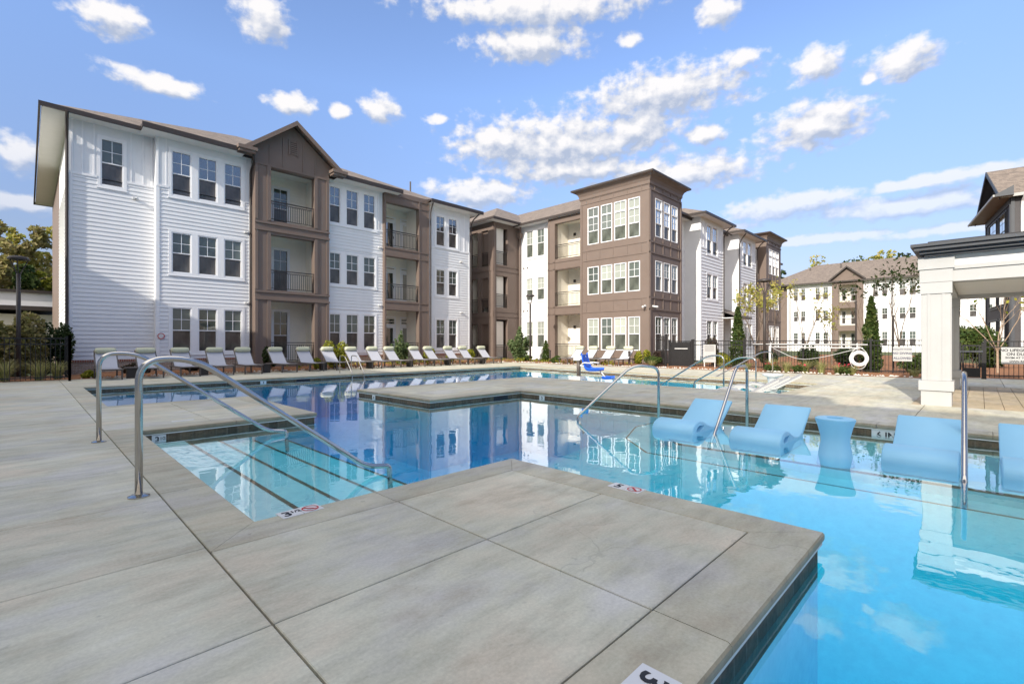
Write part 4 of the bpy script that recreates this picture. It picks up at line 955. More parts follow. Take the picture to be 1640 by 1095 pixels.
def clubhouse():
    """charcoal clubhouse at the right edge: turned against the other buildings"""
    a = R(45.52); fx, fy = math.sin(a), math.cos(a); rx, ry = math.cos(a), -math.sin(a)   # axes the plan was measured along
    def pt(r, d): return Vector((fx * d + rx * r, fy * d + ry * r, 0))
    p0 = pt(29.3, 28.0); uL = Vector((fx * .8 + rx * .6, fy * .8 + ry * .6, 0)); uR = Vector((fx * -.6 + rx * .8, fy * -.6 + ry * .8, 0))
    root = empty('clubhouse', p0, 'charcoal clubhouse with a shingled gable roof rising behind the white pavilion', 'building')
    W = 7.4; Lr = 9.0
    fl = lambda u, z, d=0: tuple(p0 + uL * u - uR * d + Vector((0, 0, z)))
    frr = lambda u, z, d=0: tuple(p0 + uR * u - uL * d + Vector((0, 0, z)))
    w = MB(); hl = [(1.0, 2.9, 7.0, 9.2), (3.5, 5.9, 7.0, 9.2), (1.0, 2.9, 3.6, 5.9), (3.5, 5.9, 3.6, 5.9), (1.0, 2.9, .5, 2.7), (3.5, 5.9, .5, 2.7)]
    wall(w, fl, 0, W, 0, 10.0, hl, 0, 0, .12); wall(w, frr, 0, Lr, 0, 10.0, [(1.6, 3.2, .4, 2.7)], 0, 0, .12)
    w.add([fl(0, 10, 0), fl(W, 10, 0), fl(W / 2, 12.3, 0)])
    w.add([fl(W, 0, 0), fl(W, 0, -Lr), fl(W, 10, -Lr), fl(W, 10, 0)])
    world_part(w.build('wall', M['grey_wall'], root))
    t = MB()
    for h in hl: trim_ring(t, fl, *h, .12, .04)
    for u in (0, W - .15): t.fbox(fl, u, u + .15, 0, 10, .002, .05)
    t.fbox(frr, 0, .15, 0, 10, .002, .05)
    for u in (1.2, 2.0, 2.8, 3.7, 4.6, 5.4, 6.2): t.fbox(fl, u - .03, u + .03, 10.2, 10 + 2.3 * (1 - abs(u - W / 2) / (W / 2)) * .92, .002, .04)
    t.fbox(fl, 0, W, 9.4, 9.75, .002, .06)
    world_part(t.build('trim_boards', M['grey_trim'], root))
    for h in hl:
        f, g = window_meshes(h[1] - h[0], h[3] - h[2], 'glass', 'glass', 0, 'grey_trim')
        o = link('window', f, root, Vector(fl(h[0], h[2], 0)) - p0, math.atan2(uL.y, uL.x)); link('pane', g, o)
    d = door_mb(frr, 1.6, 3.2, .4, 2.7); d = world_part(d.build('door', [M['grey_trim'], M['glass'], M['steel']], root))
    r = MB(); e = .35
    for s in (0, 1):
        ua, ub = (W / 2, -e) if s == 0 else (W / 2, W + e); za, zb = 12.45, 12.45 - 2.3 / (W / 2) * (W / 2 + e)
        q = [fl(ua, za, .5), fl(ub, zb, .5), fl(ub, zb, -Lr - .5), fl(ua, za, -Lr - .5)]; r.add(q, 0); r.add([(x, y, z - .12) for x, y, z in q], 1)
        A, B = Vector(fl(ua, za, .5)), Vector(fl(ub, zb, .5)); dz = Vector((0, 0, -.25)); nn = -uR * .05; r.extrude_poly([A, B, B + dz, A + dz], (0, 0, .01), nn + Vector((0, 0, .01)), 1)
        A, B = Vector(fl(ub, zb, .5)), Vector(fl(ub, zb, -Lr - .5)); o = (-uL if s == 0 else uL) * .1; r.extrude_poly([A, B, B + dz * .7, A + dz * .7], (0, 0, .01), o + Vector((0, 0, .01)), 2)
    # pent roof across the gable end
    q = [fl(-.75, 9.9, .8), fl(W + .75, 9.9, .8), fl(W + .75, 10.35, 0), fl(-.75, 10.35, 0)]; r.add(q, 0); r.add([fl(-.75, 9.80, .8), fl(W + .75, 9.80, .8), fl(W + .75, 9.80, -.02), fl(-.75, 9.80, -.02)], 3)
    r.fbox(fl, -.8, W + .8, 9.79, 9.91, .8, .87, 2)
    r.add([fl(-.75, 9.9, .8), fl(-.75, 10.35, 0), fl(-.75, 9.8, 0), fl(-.75, 9.8, .8)], 1)
    world_part(r.build('roof', [M['shingle'], M['grey_trim'], M['frame_grey'], M['brown']], root))
    dp = MB(); dp.tube([frr(.5, 9.9, .7), frr(.45, 9.5, .15), frr(.45, 9.2, .07), frr(.45, 0, .07)], .06, 8); world_part(dp.build('downpipe', M['trim'], root))
clubhouse()

def garage():
    root = empty('low_building', (-3, 46, 0), 'low flat-roofed outbuilding with white fascia seen past the left end of the apartments', 'outbuilding')
    b = MB(); b.box(-18, 1.6, 46, 58, 0, 3.2, 0); world_part(b.build('wall', M['cream'], root))
    b = MB(); b.box(-19, 1.5, 45, 58, 3.45, 3.72, 1); b.box(-18.6, 1.5, 45.5, 58, 3.72, 4.62, 0); b.box(-18.8, 1.4, 45.3, 58, 4.62, 4.80, 1)
    world_part(b.build('roof', [M['white'], M['darkbrown']], root))
garage()

def west_building():
    """three-storey wing behind the photographer that keeps the near deck in shade"""
    root = empty('apartment_building', (-14, 12, 0), 'white apartment wing standing west of the pool deck behind the viewpoint', 'apartment building')
    w = MB(); fr = frame(-9.6, 0, 0, 1)
    hs = [(y, y + .8, z, z + 1.9) for z in (.9, 4.4, 7.9) for y in (-14, -12, -8, -6, -2, 0, 4, 6, 10, 12, 16, 18, 22, 24)]
    wall(w, fr, -16, 26, 0, 10.4, hs, 0); w.add([(-9.6, 26, 0), (-20, 26, 0), (-20, 26, 10.4), (-9.6, 26, 10.4)]); w.add([(-9.6, -16, 0), (-9.6, -16, 10.4), (-20, -16, 10.4), (-20, -16, 0)])
    wall(w, frX(-20), -26, 16, 0, 10.4)
    world_part(w.build('siding_wall', M['white'], root))
    for a, b, c, d in hs:
        f, g = window_meshes(b - a, d - c, 'glass_green', 'screen', 0, 'trim'); o = link('window', f, root, Vector(fr(a, c, 0)) - Vector(root.location), math.pi / 2); link('pane', g, o)
    r = MB()
    def ridge(y0, y1, z, xr):
        r.add([(-9.0, y0, 10.4), (-9.0, y1, 10.4), (xr, y1, z), (xr, y0, z)], 0); r.add([(-20.6, y1, 10.4), (-20.6, y0, 10.4), (xr, y0, z), (xr, y1, z)], 0)
        for y in (y0, y1): r.add([(-9.0, y, 10.4), (xr, y, z), (-20.6, y, 10.4)], 1)
    ridge(-16.5, -2.0, 11.6, -10.2); ridge(-2.0, 7.5, 12.2, -10.0); ridge(7.5, 22.5, 11.4, -10.2)
    world_part(r.build('roof', [M['shingle'], M['brown']], root))
west_building()

def pavilion():
    root = empty('pavilion', (16, -1.5, 0), 'white poolside pavilion with square panelled columns and a charcoal cornice', 'pavilion')
    def column(cx, cy, w=.46, h=2.98):
        b = MB(); s = w / 2
        def sq(e, z0, z1): b.box(cx - s - e, cx + s + e, cy - s - e, cy + s + e, z0, z1)
        sq(.0, 0, .30); sq(.035, .303, .50); sq(-.012, .503, 2.24)
        for dx in (-1, 1):
            b.box(cx + dx * (s - .012) - .012, cx + dx * (s - .012) + .012, cy - .13, cy - .09, .503, 2.24); b.box(cx + dx * (s - .012) - .012, cx + dx * (s - .012) + .012, cy + .09, cy + .13, .503, 2.24)
            b.box(cx - .13, cx - .09, cy + dx * (s - .012) - .012, cy + dx * (s - .012) + .012, .503, 2.24)
        sq(.01, 2.243, 2.47); sq(.02, 2.473, 2.73); sq(.045, 2.733, h)
        return b
    for (x, y) in ((12.98, .63), (18.03, .63), (12.98, -4.6), (18.03, -4.6)): world_part(column(x, y).build('column', M['pav_white'], root))
    for args in (((12.78, 13.18, -4.37, .40),), ((17.83, 18.23, -4.37, .40),)):
        x0, x1, y0, y1 = args[0]; b = MB(); b.box(x0, x1, y0, y1, 2.47, 2.70); b.box(x0 - .03, x1 + .03, y0, y1, 2.703, 2.78); world_part(b.build('beam', M['pav_white'], root))
    for (y0, y1) in ((.43, .83), (-4.8, -4.4)):
        b = MB(); b.box(13.21, 17.8, y0, y1, 2.47, 2.70); b.box(13.21, 17.8, y0 - .03, y1 + .03, 2.703, 2.78); world_part(b.build('beam', M['pav_white'], root))
    b = MB(); b.box(13.19, 17.82, -4.38, .42, 2.56, 2.62); 
    for k in range(23): b.box(13.19 + k * .2, 13.20 + k * .2, -4.38, .42, 2.553, 2.559)
    world_part(b.build('ceiling', M['soffit'], root))
    b = MB(); x0, x1, y0, y1 = 12.72, 18.05, -4.85, .70
    b.box(x0 + .06, x1 - .06, y0 + .06, y1 - .06, 2.781, 3.0, 2)
    for i, (e, za, zb) in enumerate(((.10, 2.983, 3.03), (.17, 3.03, 3.09), (.25, 3.09, 3.16), (.30, 3.16, 3.22))): b.box(x0 - e, x1 + e, y0 - e, y1 + e, za + .001, zb, 0)
    b.box(x0 - .05, x1 + .05, y0 - .05, y1 + .05, 3.221, 3.28, 1)
    world_part(b.build('cornice', [M['grey_trim'], M['ink'], M['soffit']], root))
pavilion()

# ------------------------------------------------------------------ poolside furniture
def make_chaise():
    root = empty('chaise_lounge', (0, 0, 0), 'sun lounger', 'sun lounger')
    hw, zs = .31, .36; hinge = (.18, zs); top = (.86, .98)
    f = MB()
    for s in (-1, 1):
        f.tube([(s * hw, -1.02, zs), (s * hw, hinge[0] + .72, zs)], .022, 8); f.tube([(s * hw, hinge[0], hinge[1]), (s * hw, top[0], top[1])], .02, 8)
    f.tube([(-hw, -1.02, zs), (hw, -1.02, zs)], .022, 8); f.tube([(-hw, .9, zs), (hw, .9, zs)], .022, 8); f.tube([(-hw, top[0], top[1]), (hw, top[0], top[1])], .02, 8)
    f.tube([(-hw, hinge[0] + .42, zs), (-hw, hinge[0] + .34, zs + .30)], .012, 6); f.tube([(hw, hinge[0] + .42, zs), (hw, hinge[0] + .34, zs + .30)], .012, 6)
    f.build('frame', M['frame'], root)
    for x, y in ((-hw, -.86), (hw, -.86), (-hw, .62), (hw, .62)):
        l = MB(); l.box(x - .022, x + .022, y - .028, y + .028, 0, zs); l.build('leg', M['frame'], root)
    s = MB(); n = 8
    for k in range(n):
        a, b = k / n, (k + 1) / n; ya, yb = -1.0 + 1.17 * a, -1.0 + 1.17 * b; za = zs + .02 - .03 * math.sin(math.pi * a); zb = zs + .02 - .03 * math.sin(math.pi * b)
        s.box(-hw + .02, hw - .02, ya, yb + .0005, min(za, zb) - .008, max(za, zb))
    s.build('seat', M['sling'], root)
    bk = MB(); d = Vector((0, top[0] - hinge[0], top[1] - hinge[1])); nrm = Vector((0, -d.z, d.y)).normalized()
    p = [Vector((x * (hw - .02), hinge[0], hinge[1])) + d * t for x, t in ((-1, .0), (1, .0), (1, 1), (-1, 1))]; bk.extrude_poly(p, nrm * .0, nrm * .022)
    bk.build('backrest', M['sling'], root)
    pl = MB(); c = Vector((0, hinge[0], hinge[1])) + d * .88 + nrm * .10
    rings = [(-hw + .01, .05), (-hw + .03, .09), (-hw + .10, .105), (0, .108), (hw - .10, .105), (hw - .03, .09), (hw - .01, .05)]
    pl.tube([c + Vector((x, 0, 0)) for x, _ in rings], [r for _, r in rings], 14); pl.build('pillow', M['pillow'], root, smooth=True)
    return root
proto = make_chaise()
rngc = random.Random(4)
A_POS = [2.03, 3.2, 4.24, 5.48, 6.52, 7.83, 9.02, 10.26, 11.39, 12.6, 13.63, 15.14, 16.15, 17.55, 18.7, 20.29]
A_LAB = ['first lounger from the left, behind the curved top of the far stair handrail', 'second lounger from the left end of the long row, before the white corner board',
 'third lounger of the long row, below the left ground-floor window of the three', 'fourth lounger of the long row, below the right ground-floor windows of the left bay',
 'fifth lounger of the long row, left of the dark downpipe and brown bay', 'shaded lounger just right of the dark clipped shrub by the brown bay', 'last fully shaded lounger of the row, in front of the ground-floor brown balcony railing',
 'half-sunlit lounger beside the yellow-green shrub left of the pool ladder', 'sunlit lounger directly behind the pool ladder', 'sunlit lounger right of the pool ladder, before the last window of the middle bay',
 'sunlit lounger just left of the tall feathery juniper', 'sunlit lounger just right of the tall feathery juniper', 'sunlit lounger before the brown pillar of the second balcony bay',
 'sunlit lounger beside the small lime shrub, before the right bay windows', 'sunlit lounger just left of the lime shrub at the end of the right bay', 'last lounger at the right end of the long row, before the shadowed stair block']
for i, x in enumerate(A_POS):
    o = proto if i == 0 else copy_tree(proto)
    o.location = (x + .06 * rngc.uniform(-1, 1), 21.95 + rngc.uniform(-.06, .06), 0); o.rotation_euler = (0, 0, R(rngc.uniform(-2.5, 2.5)))
    tag(o, A_LAB[i], 'sun lounger', 'sun loungers lined up along the apartment front')
B_LAB = ['lounger by the tower wall hidden partly behind the pool lift', 'lounger by the tower wall just right of the pool lift', 'third of the four loungers facing left below the tower windows', 'rightmost of the four loungers below the tower windows, beside the yellow-green shrub']
for i, y in enumerate((17.75, 16.7, 15.5, 14.3)):
    o = copy_tree(proto); o.location = (23.35, y, 0); o.rotation_euler = (0, 0, -math.pi / 2 + R(rngc.uniform(-2, 2)))
    tag(o, B_LAB[i], 'sun lounger', 'sun loungers below the corner tower')
def make_side_table():
    root = empty('side_table', (0, 0, 0), 'side table', 'side table')
    t = MB(); t.box(-.19, .19, -.19, .19, .36, .39); t.build('table_top', M['frame'], root)
    b = MB(); b.box(-.13, .13, -.13, .13, 0, .36); b.build('base', M['rail'], root)
    return root
tb0 = make_side_table()
T_LAB = ['small dark side table between the first and second loungers from the left', 'small dark side table between the third and fourth loungers from the left', 'small dark side table right of the fifth lounger, before the brown bay', 'small dark side table between the last shaded and the half-sunlit lounger',
 'small dark side table seen through the pool ladder rails', 'small dark side table left of the feathery juniper', 'small dark side table before the brown pillar of the second balcony', 'small dark side table before the right bay windows', 'small dark side table by the tower wall right of the pool lift']
for i, (x, y) in enumerate(((2.62, 21.7), (4.86, 21.7), (7.15, 21.7), (9.62, 21.7), (11.98, 21.7), (14.35, 21.75), (16.85, 21.7), (19.5, 21.7), (23.2, 16.1))):
    o = tb0 if i == 0 else copy_tree(tb0); o.location = (x, y, 0); tag(o, T_LAB[i], 'side table', 'dark side tables between the loungers')

def ledge_lounger():
    import bmesh
    from mathutils.geometry import tessellate_polygon
    prof = [(1.655, .235), (1.60, .215), (1.33, .045), (1.10, -.085), (.95, -.125), (.78, -.105), (.60, -.05), (.46, .010), (.33, .038), (.20, .028), (.09, -.015), (.035, -.08), (.03, -.16), (.06, -.26), (.12, -.272), (1.02, -.272), (1.10, -.25), (1.16, -.14), (1.36, .0), (1.62, .165), (1.675, .205)]
    out = fillet([(x, 0, z) for x, z in prof + prof[:1]], .05, 3)[:-1]
    hole = [Vector((.315 + .125 * math.cos(a) + .02 * math.sin(a), 0, -.075 + .045 * math.sin(a) + .012 * math.cos(a))) for a in [2 * math.pi * k / 20 for k in range(20)]]
    tri = tessellate_polygon([[Vector((p.x, p.z, 0)) for p in out], [Vector((p.x, p.z, 0)) for p in hole]])
    b = MB(); hw = .335; e = .014; n, m_ = len(out), len(hole)
    def ins(P, d):
        c = []
        for i, p in enumerate(P):
            t = (P[(i + 1) % len(P)] - P[i - 1]).normalized(); c.append(p + Vector((t.z, 0, -t.x)) * d)
        return c
    sg = 1 if sum(out[i].x * out[(i + 1) % n].z - out[(i + 1) % n].x * out[i].z for i in range(n)) > 0 else -1
    small = ins(out, -sg * e); big = ins(hole, e * .6)
    for s in (-1, 1):
        Pf = [p + Vector((0, s * hw, 0)) for p in small] + [p + Vector((0, s * hw, 0)) for p in big]
        b.addmesh(Pf, [tuple(t) for t in tri])
        for A, B, k in ((small, out, n), (big, hole, m_)):
            for i in range(k):
                j = (i + 1) % k; b.add([A[i] + Vector((0, s * hw, 0)), A[j] + Vector((0, s * hw, 0)), B[j] + Vector((0, s * (hw - e), 0)), B[i] + Vector((0, s * (hw - e), 0))])
    for P, k in ((out, n), (hole, m_)):
        for i in range(k):
            j = (i + 1) % k; b.add([P[i] + Vector((0, -hw + e, 0)), P[j] + Vector((0, -hw + e, 0)), P[j] + Vector((0, hw - e, 0)), P[i] + Vector((0, hw - e, 0))])
    me = b.mesh('ledge_lounger', M['ledge_blue'], True)
    bm = bmesh.new(); bm.from_mesh(me); bmesh.ops.remove_doubles(bm, verts=bm.verts, dist=.0004); bmesh.ops.recalc_face_normals(bm, faces=bm.faces); bm.to_mesh(me); bm.free()
    me.set_sharp_from_angle(angle=R(50))
    return me
LM = ledge_lounger()
LL = ['pale blue in-pool lounger farthest left, between the two curved handrails', 'pale blue in-pool lounger just left of the hourglass table', 'pale blue in-pool lounger between the hourglass table and the end-on handrail post', 'pale blue in-pool lounger cut off by the right edge of the photo']
for (y, l) in zip((3.44, 2.24, .50, -.50), LL):
    o = link('pool_lounger', LM, None, (7.03, y, 0)); tag(o, l, 'pool lounger', 'pale blue loungers standing in the shallow water')
t = MB(); prof = [(.20, -.27), (.175, -.10), (.155, .0), (.158, .08), (.185, .2), (.215, .285), (.215, .305), (.195, .315), (.09, .312), (.085, .26), (.0, .26)]
t.lathe(prof, n=32, caps=False); o = t.build('pool_table', M['ledge_blue'], None, True, (7.12, 1.30, 0)); o.data.set_sharp_from_angle(angle=R(50))
tag(o, 'pale blue hourglass-shaped drinks table standing in the shallow water', 'pool table')

# ------------------------------------------------------------------ handrails, ladder, lift
def handrail(name, pts, label, rad, r=.024, flanges=(), group='stainless handrails'):
    root = empty(name, (pts[0][0], pts[0][1], 0), label, 'handrail', group)
    b = MB(); b.tube(fillet(pts, rad, 9), r, 14); world_part(b.build('rail', M['steel'], root, True))
    for (x, y, z) in flanges:
        f = MB(); f.lathe([(.075, 0), (.075, .010), (.045, .022), (.030, .024)], (x, y, z), 24); fo = world_part(f.build('flange', M['steel'], root, True)); fo.data.set_sharp_from_angle(angle=R(30))
    return root
for y0, y1, lab in ((4.89, 4.70, 'nearest curved steel handrail rising from the deck and running down the pool steps'), (7.95, 7.68, 'second curved steel handrail, before the small square deck at the pool steps')):
    handrail('handrail', [(.64, y0, 0), (.64, y0, 1.12), (1.02, y0 - .02, 1.12), (2.55, y1, -.07), (2.80, y1 - .05, -.10), (2.82, y1 - .05, -.42)], lab, [.30, .26, .12, .04], .027, [(.64, y0, 0)])
handrail('handrail', [(8.15, 4.22, -.28), (8.15, 4.22, .80), (7.80, 4.55, .86), (6.98, 5.22, -.10), (7.08, 5.12, -.38)], 'bent steel handrail left of the blue in-pool loungers', [.14, .22, .10], .024)
handrail('handrail', [(8.62, 2.84, -.28), (8.62, 2.84, .86), (8.2, 2.87, .86), (7.55, 2.93, -.05), (7.15, 2.93, -.45)], 'narrow looped steel handrail between the two left in-pool loungers', [.12, .14, .1], .024)
handrail('handrail', [(8.45, .145, -.28), (8.45, .145, .87), (8.05, .138, .87), (6.9, .118, .12), (6.62, .113, -.12), (6.62, .113, -.6)], 'thick steel handrail seen end-on at the right, with the pavilion behind it', [.12, .2, .08, .06], .026)
handrail('handrail', [(13.75, 5.15, -.28), (13.75, 5.15, .90), (13.8, 5.6, .90), (14.1, 7.35, -.15), (14.1, 7.4, -.5)], 'far steel handrail in front of the white rules board', [.16, .2, .05], .022)
handrail('handrail', [(15.5, 4.85, -.28), (15.5, 4.85, .80), (15.5, 5.35, .82), (15.85, 6.9, -.05), (15.85, 6.95, -.5)], 'far middle steel handrail beside the white in-pool loungers', [.16, .2, .05], .022)
handrail('handrail', [(20.3, 5.75, 0), (20.3, 5.75, .90), (19.9, 6.0, .92), (17.9, 7.2, -.12), (17.8, 7.3, -.5)], 'farthest steel handrail, before the lamp post and rescue pole', [.16, .2, .05], .022)
# ladder
lad = empty('pool_ladder', (9.4, 18.9, 0), 'steel two-rail pool ladder at the far edge, before the sunlit loungers', 'pool ladder')
for x in (9.22, 9.74):
    b = MB(); b.tube(fillet([(x, 19.2, 0), (x, 19.2, .72), (x, 18.75, .72), (x, 18.12, .05), (x, 18.08, -.9)], [.1, .16, .08], 7), .019, 10); world_part(b.build('rail', M['steel'], lad, True))
for z in (-.35, -.62):
    b = MB(); b.box(9.22, 9.74, 18.03, 18.12, z, z + .03); world_part(b.build('tread', M['plain_white'], lad))
# lift
lift = empty('pool_lift', (13.3, 9.85, 0), 'pool lift with a bright blue moulded seat and footrest on a white mast', 'pool lift')
def lpart(nm, mb, mat, smooth=False): return world_part(mb.build(nm, M[mat], lift, smooth))
b = MB(); b.box(13.12, 13.5, 9.66, 10.04, 0, .06); b.box(13.16, 13.46, 9.70, 10.0, .06, .12); lpart('base', b, 'plain_white')
b = MB(); b.tube([(13.3, 9.85, .1), (13.3, 9.85, .72)], .07, 12); lpart('mast', b, 'frame', True)
b = MB(); b.box(13.18, 13.42, 9.72, 9.98, .66, .88); b.box(13.22, 13.38, 9.6, 9.74, .7, .82); lpart('motor_box', b, 'plain_white')
Rv = Vector((.7006 * .84 - .7135 * .54, -.7135 * .84 - .7006 * .54, 0)).normalized(); Fv = Vector((-Rv.y, Rv.x, 0))   # seat faces along Rv
def sl(r, w, z): return Vector((13.3, 9.85, 0)) + Rv * r + Fv * w + Vector((0, 0, z))
def seat_shell(path, w0, w1, th):
    b = MB(); P = fillet([(r, 0, z) for r, z in path], .08, 4); n = len(P); U = []
    for i in range(n):
        t = (P[min(n - 1, i + 1)] - P[max(0, i - 1)]).normalized(); U.append(P[i] + Vector((-t.z, 0, t.x)) * th)
    W_ = [w0, w0 + .03, w1 - .03, w1]; L_ = [.06, 0, 0, .06]
    rows = [[sl(p.x, w, p.z + l) for p in P] for w, l in zip(W_, L_)]; rowu = [[sl(p.x, w, p.z + l) for p in U] for w, l in zip(W_, L_)]
    for c in range(3):
        for i in range(n - 1):
            b.add([rows[c][i], rows[c][i + 1], rows[c + 1][i + 1], rows[c + 1][i]]); b.add([rowu[c][i], rowu[c + 1][i], rowu[c + 1][i + 1], rowu[c][i + 1]])
        b.add([rows[c][0], rows[c + 1][0], rowu[c + 1][0], rowu[c][0]]); b.add([rows[c][-1], rowu[c][-1], rowu[c + 1][-1], rows[c + 1][-1]])
    for c in (0, 3):
        for i in range(n - 1): b.add([rows[c][i], rows[c][i + 1], rowu[c][i + 1], rowu[c][i]])
    return b
lpart('seat', seat_shell([(.20, .86), (.24, .60), (.34, .36), (.46, .31), (.84, .33)], -.26, .22, .045), 'blue', True)
for w in (-.30, .26):
    b = MB(); b.tube(fillet([sl(.26, w, .56), sl(.34, w, .60), sl(.64, w, .58)], .05, 3), .022, 8); lpart('armrest', b, 'plain_white', True)
b = MB(); b.tube([sl(.80, -.02, .31), sl(1.0, -.02, .10)], .022, 8); lpart('leg_bar', b, 'plain_white', True)
lpart('footrest', seat_shell([(.92, .07), (1.05, .055), (1.24, .07)], -.2, .16, .035), 'blue', True)
b = MB(); b.tube([sl(0, 0, .5), sl(.30, 0, .44)], .035, 8); lpart('arm', b, 'plain_white', True)

# ------------------------------------------------------------------ far white in-pool loungers
def flat_lounger():
    prof = [(1.72, .34), (1.02, -.08), (.62, .05), (.40, .06), (.0, -.14), (.0, -.26), (1.2, -.26), (1.2, -.12)]
    b = MB(); P = fillet([(x, 0, z) for x, z in prof[:5]], .1, 4); lo = [p + Vector((0, 0, -.06)) for p in P]
    for i in range(len(P) - 1): b.extrude_poly([P[i], P[i + 1], lo[i + 1], lo[i]], (0, -.33, 0), (0, .33, 0))
    b.box(.8, 1.1, -.28, .28, -.27, -.10)
    return b.mesh('pool_lounger', M['pav_white'])
FM = flat_lounger()
for (x, y, rz, l) in ((13.05, 5.35, -73, 'white in-pool lounger nearest the long deck strip on the far shelf'), (14.25, 5.4, -73, 'white in-pool lounger in the middle of the far shelf'), (15.45, 5.4, -73, 'white in-pool lounger farthest right on the far shelf')):
    o = link('pool_lounger', FM, None, (x, y, 0), R(rz)); tag(o, l, 'pool lounger', 'white loungers on the far pool shelf')
b = MB(); b.lathe([(.16, -.27), (.13, .0), (.16, .22), (.30, .28), (.30, .33), (0, .33)], n=24, caps=False)
tag(b.build('pool_table', M['plain_white'], None, True, (16.6, 4.7, -.05)), 'white round drinks table among the far white in-pool loungers', 'pool table')

# ------------------------------------------------------------------ fences, gates, signs
def fence(root, pts, h=1.37, gap=.115, post_every=2.35, posts=True):
    for i in range(len(pts) - 1):
        a, b_ = Vector(pts[i]), Vector(pts[i + 1]); L = (b_ - a).length; t = (b_ - a) / L; nn = Vector((-t.y, t.x))
        p = MB(); 
        def bar(s0, s1, z0, z1, w):
            q = [a + t * s0 + nn * w, a + t * s1 + nn * w, a + t * s1 - nn * w, a + t * s0 - nn * w]
            p.extrude_poly([(x, y, 0) for x, y in q], (0, 0, z0), (0, 0, z1))
        for z in (h - .04, h - .23, .12): bar(0, L, z, z + .035, .016)
        n = max(1, round(L / gap))
        for k in range(n + 1): s = L * k / n; bar(max(0, s - .008), min(L, s + .008), .06, h, .008)
        world_part(p.build('picket_panel', M['fence'], root))
        k = max(1, round(L / post_every))
        if posts:
            for q in range(k + 1):
                if q == 0 and i > 0: continue
                c = a + t * (L * q / k); pm = MB(); pm.box(c.x - .035, c.x + .035, c.y - .035, c.y + .035, 0, h + .05); pm.box(c.x - .043, c.x + .043, c.y - .043, c.y + .043, h + .05, h + .075); world_part(pm.build('post', M['fence'], root))
f1 = empty('iron_fence', (1.0, 21.6, 0), 'black iron picket fence at the left end of the deck, before the dark shrubs', 'fence', 'iron fences')
fence(f1, [(-7, 22.05), (1.0, 21.55)], 1.43); fence(f1, [(1.0, 21.55), (1.05, 26.3)], 1.43)
f2 = empty('iron_fence', (24, 6, 0), 'long black iron picket fence behind the life ring and flower bed', 'fence', 'iron fences')
fence(f2, [(24.0, 10.5), (24.15, 5.6), (24.0, .75)], 1.38)
f3 = empty('iron_fence', (25, 13, 0), 'short black iron fence between the brown tower and the solid gate', 'fence', 'iron fences')
fence(f3, [(26.0, 13.6), (24.0, 12.0)], 1.66)
f4 = empty('iron_fence', (23.5, -2, 0), 'black iron picket fence behind the lifeguard notice, right of the pavilion gate', 'fence', 'iron fences')
fence(f4, [(23.4, -.12), (23.4, -6)], 1.33)
def gate(name, a, b_, h, label, mesh_, handle):
    root = empty(name, (a[0], a[1], 0), label, 'gate', 'fence gates')
    a, b_ = Vector(a), Vector(b_); L = (b_ - a).length; t = (b_ - a) / L; nn = Vector((-t.y, t.x))
    def bar(m_, s0, s1, z0, z1, w):
        q = [a + t * s0 + nn * w, a + t * s1 + nn * w, a + t * s1 - nn * w, a + t * s0 - nn * w]; m_.extrude_poly([(x, y, 0) for x, y in q], (0, 0, z0), (0, 0, z1))
    p = MB(); bar(p, 0, .07, 0, h + .06, .04); bar(p, L - .07, L, 0, h + .06, .04); world_part(p.build('post', M['fence'], root))
    p = MB()
    for z in (.05, h - .06, h - .28): bar(p, .09, L - .09, z, z + .05, .02)
    bar(p, .09, .14, .1, h - .06, .02); bar(p, L - .14, L - .09, .1, h - .06, .02); bar(p, .14, L - .14, .1, .38, .012)
    n = round(L / .1)
    for k in range(2, n - 1): bar(p, L * k / n - .008, L * k / n + .008, .1, h - .06, .008)
    world_part(p.build('leaf', M['fence'], root))
    if mesh_:
        p = MB()
        bar(p, .12, L - .12, .12, h - .08, .003)
        world_part(p.build('mesh_infill', M['fence'], root))
    p = MB(); q = MB(); bar(q, *handle); world_part(q.build('push_bar', M['plain_white'] if mesh_ else M['steel'], root))
gate('pool_gate', (24.0, 11.85), (24.0, 10.55), 1.38, 'dark solid-looking gate with a push bar, right of the brown tower', True, (.35, 1.05, .95, .99, .05))
gate('pool_gate', (23.4, .55), (23.4, -.1), 1.2, 'iron gate with a steel push bar, seen under the pavilion beam', False, (0, .62, .93, .99, .06))
def text_mesh(body, size, mat, align='CENTER', ext=.002, bold=0.0):
    cu = bpy.data.curves.new('lettering', 'FONT'); cu.body = body; cu.size = size; cu.align_x = align; cu.extrude = ext; cu.offset = bold; cu.resolution_u = 3
    tmp = bpy.data.objects.new('tmp_text', cu); COL.objects.link(tmp); dg = bpy.context.evaluated_depsgraph_get()
    me = bpy.data.meshes.new_from_object(tmp.evaluated_get(dg)); bpy.data.objects.remove(tmp); me.materials.clear(); me.materials.append(M[mat]); me.name = 'lettering'
    return me
def signboard(loc, w, h, rz, lines, label, posts=False, ink='navy', bars=()):
    """board faces local -Y"""
    root = empty('sign', loc, label, 'sign', None, rz)
    b = MB(); b.box(-w / 2, w / 2, 0, .012, 0, h); b.build('board', M['pav_white'], root)
    for (txt, size, z) in lines:
        me = text_mesh(txt, size, ink, 'CENTER', .002, size * .022); o = link('lettering', me, root, (0, -.003, z)); o.rotation_euler = (R(90), 0, 0)
    if bars:
        q = MB()
        for (x0, x1, z0, z1) in bars: q.box(x0, x1, -.004, -.0005, z0, z1)
        q.build('fine_print', M['frame'], root)
    if posts:
        for x in (-w / 2 + .05, w / 2 - .05):
            q = MB(); q.box(x - .02, x + .02, .014, .05, -loc[2], h - .05); q.build('post', M['plain_white'], root)
    return root
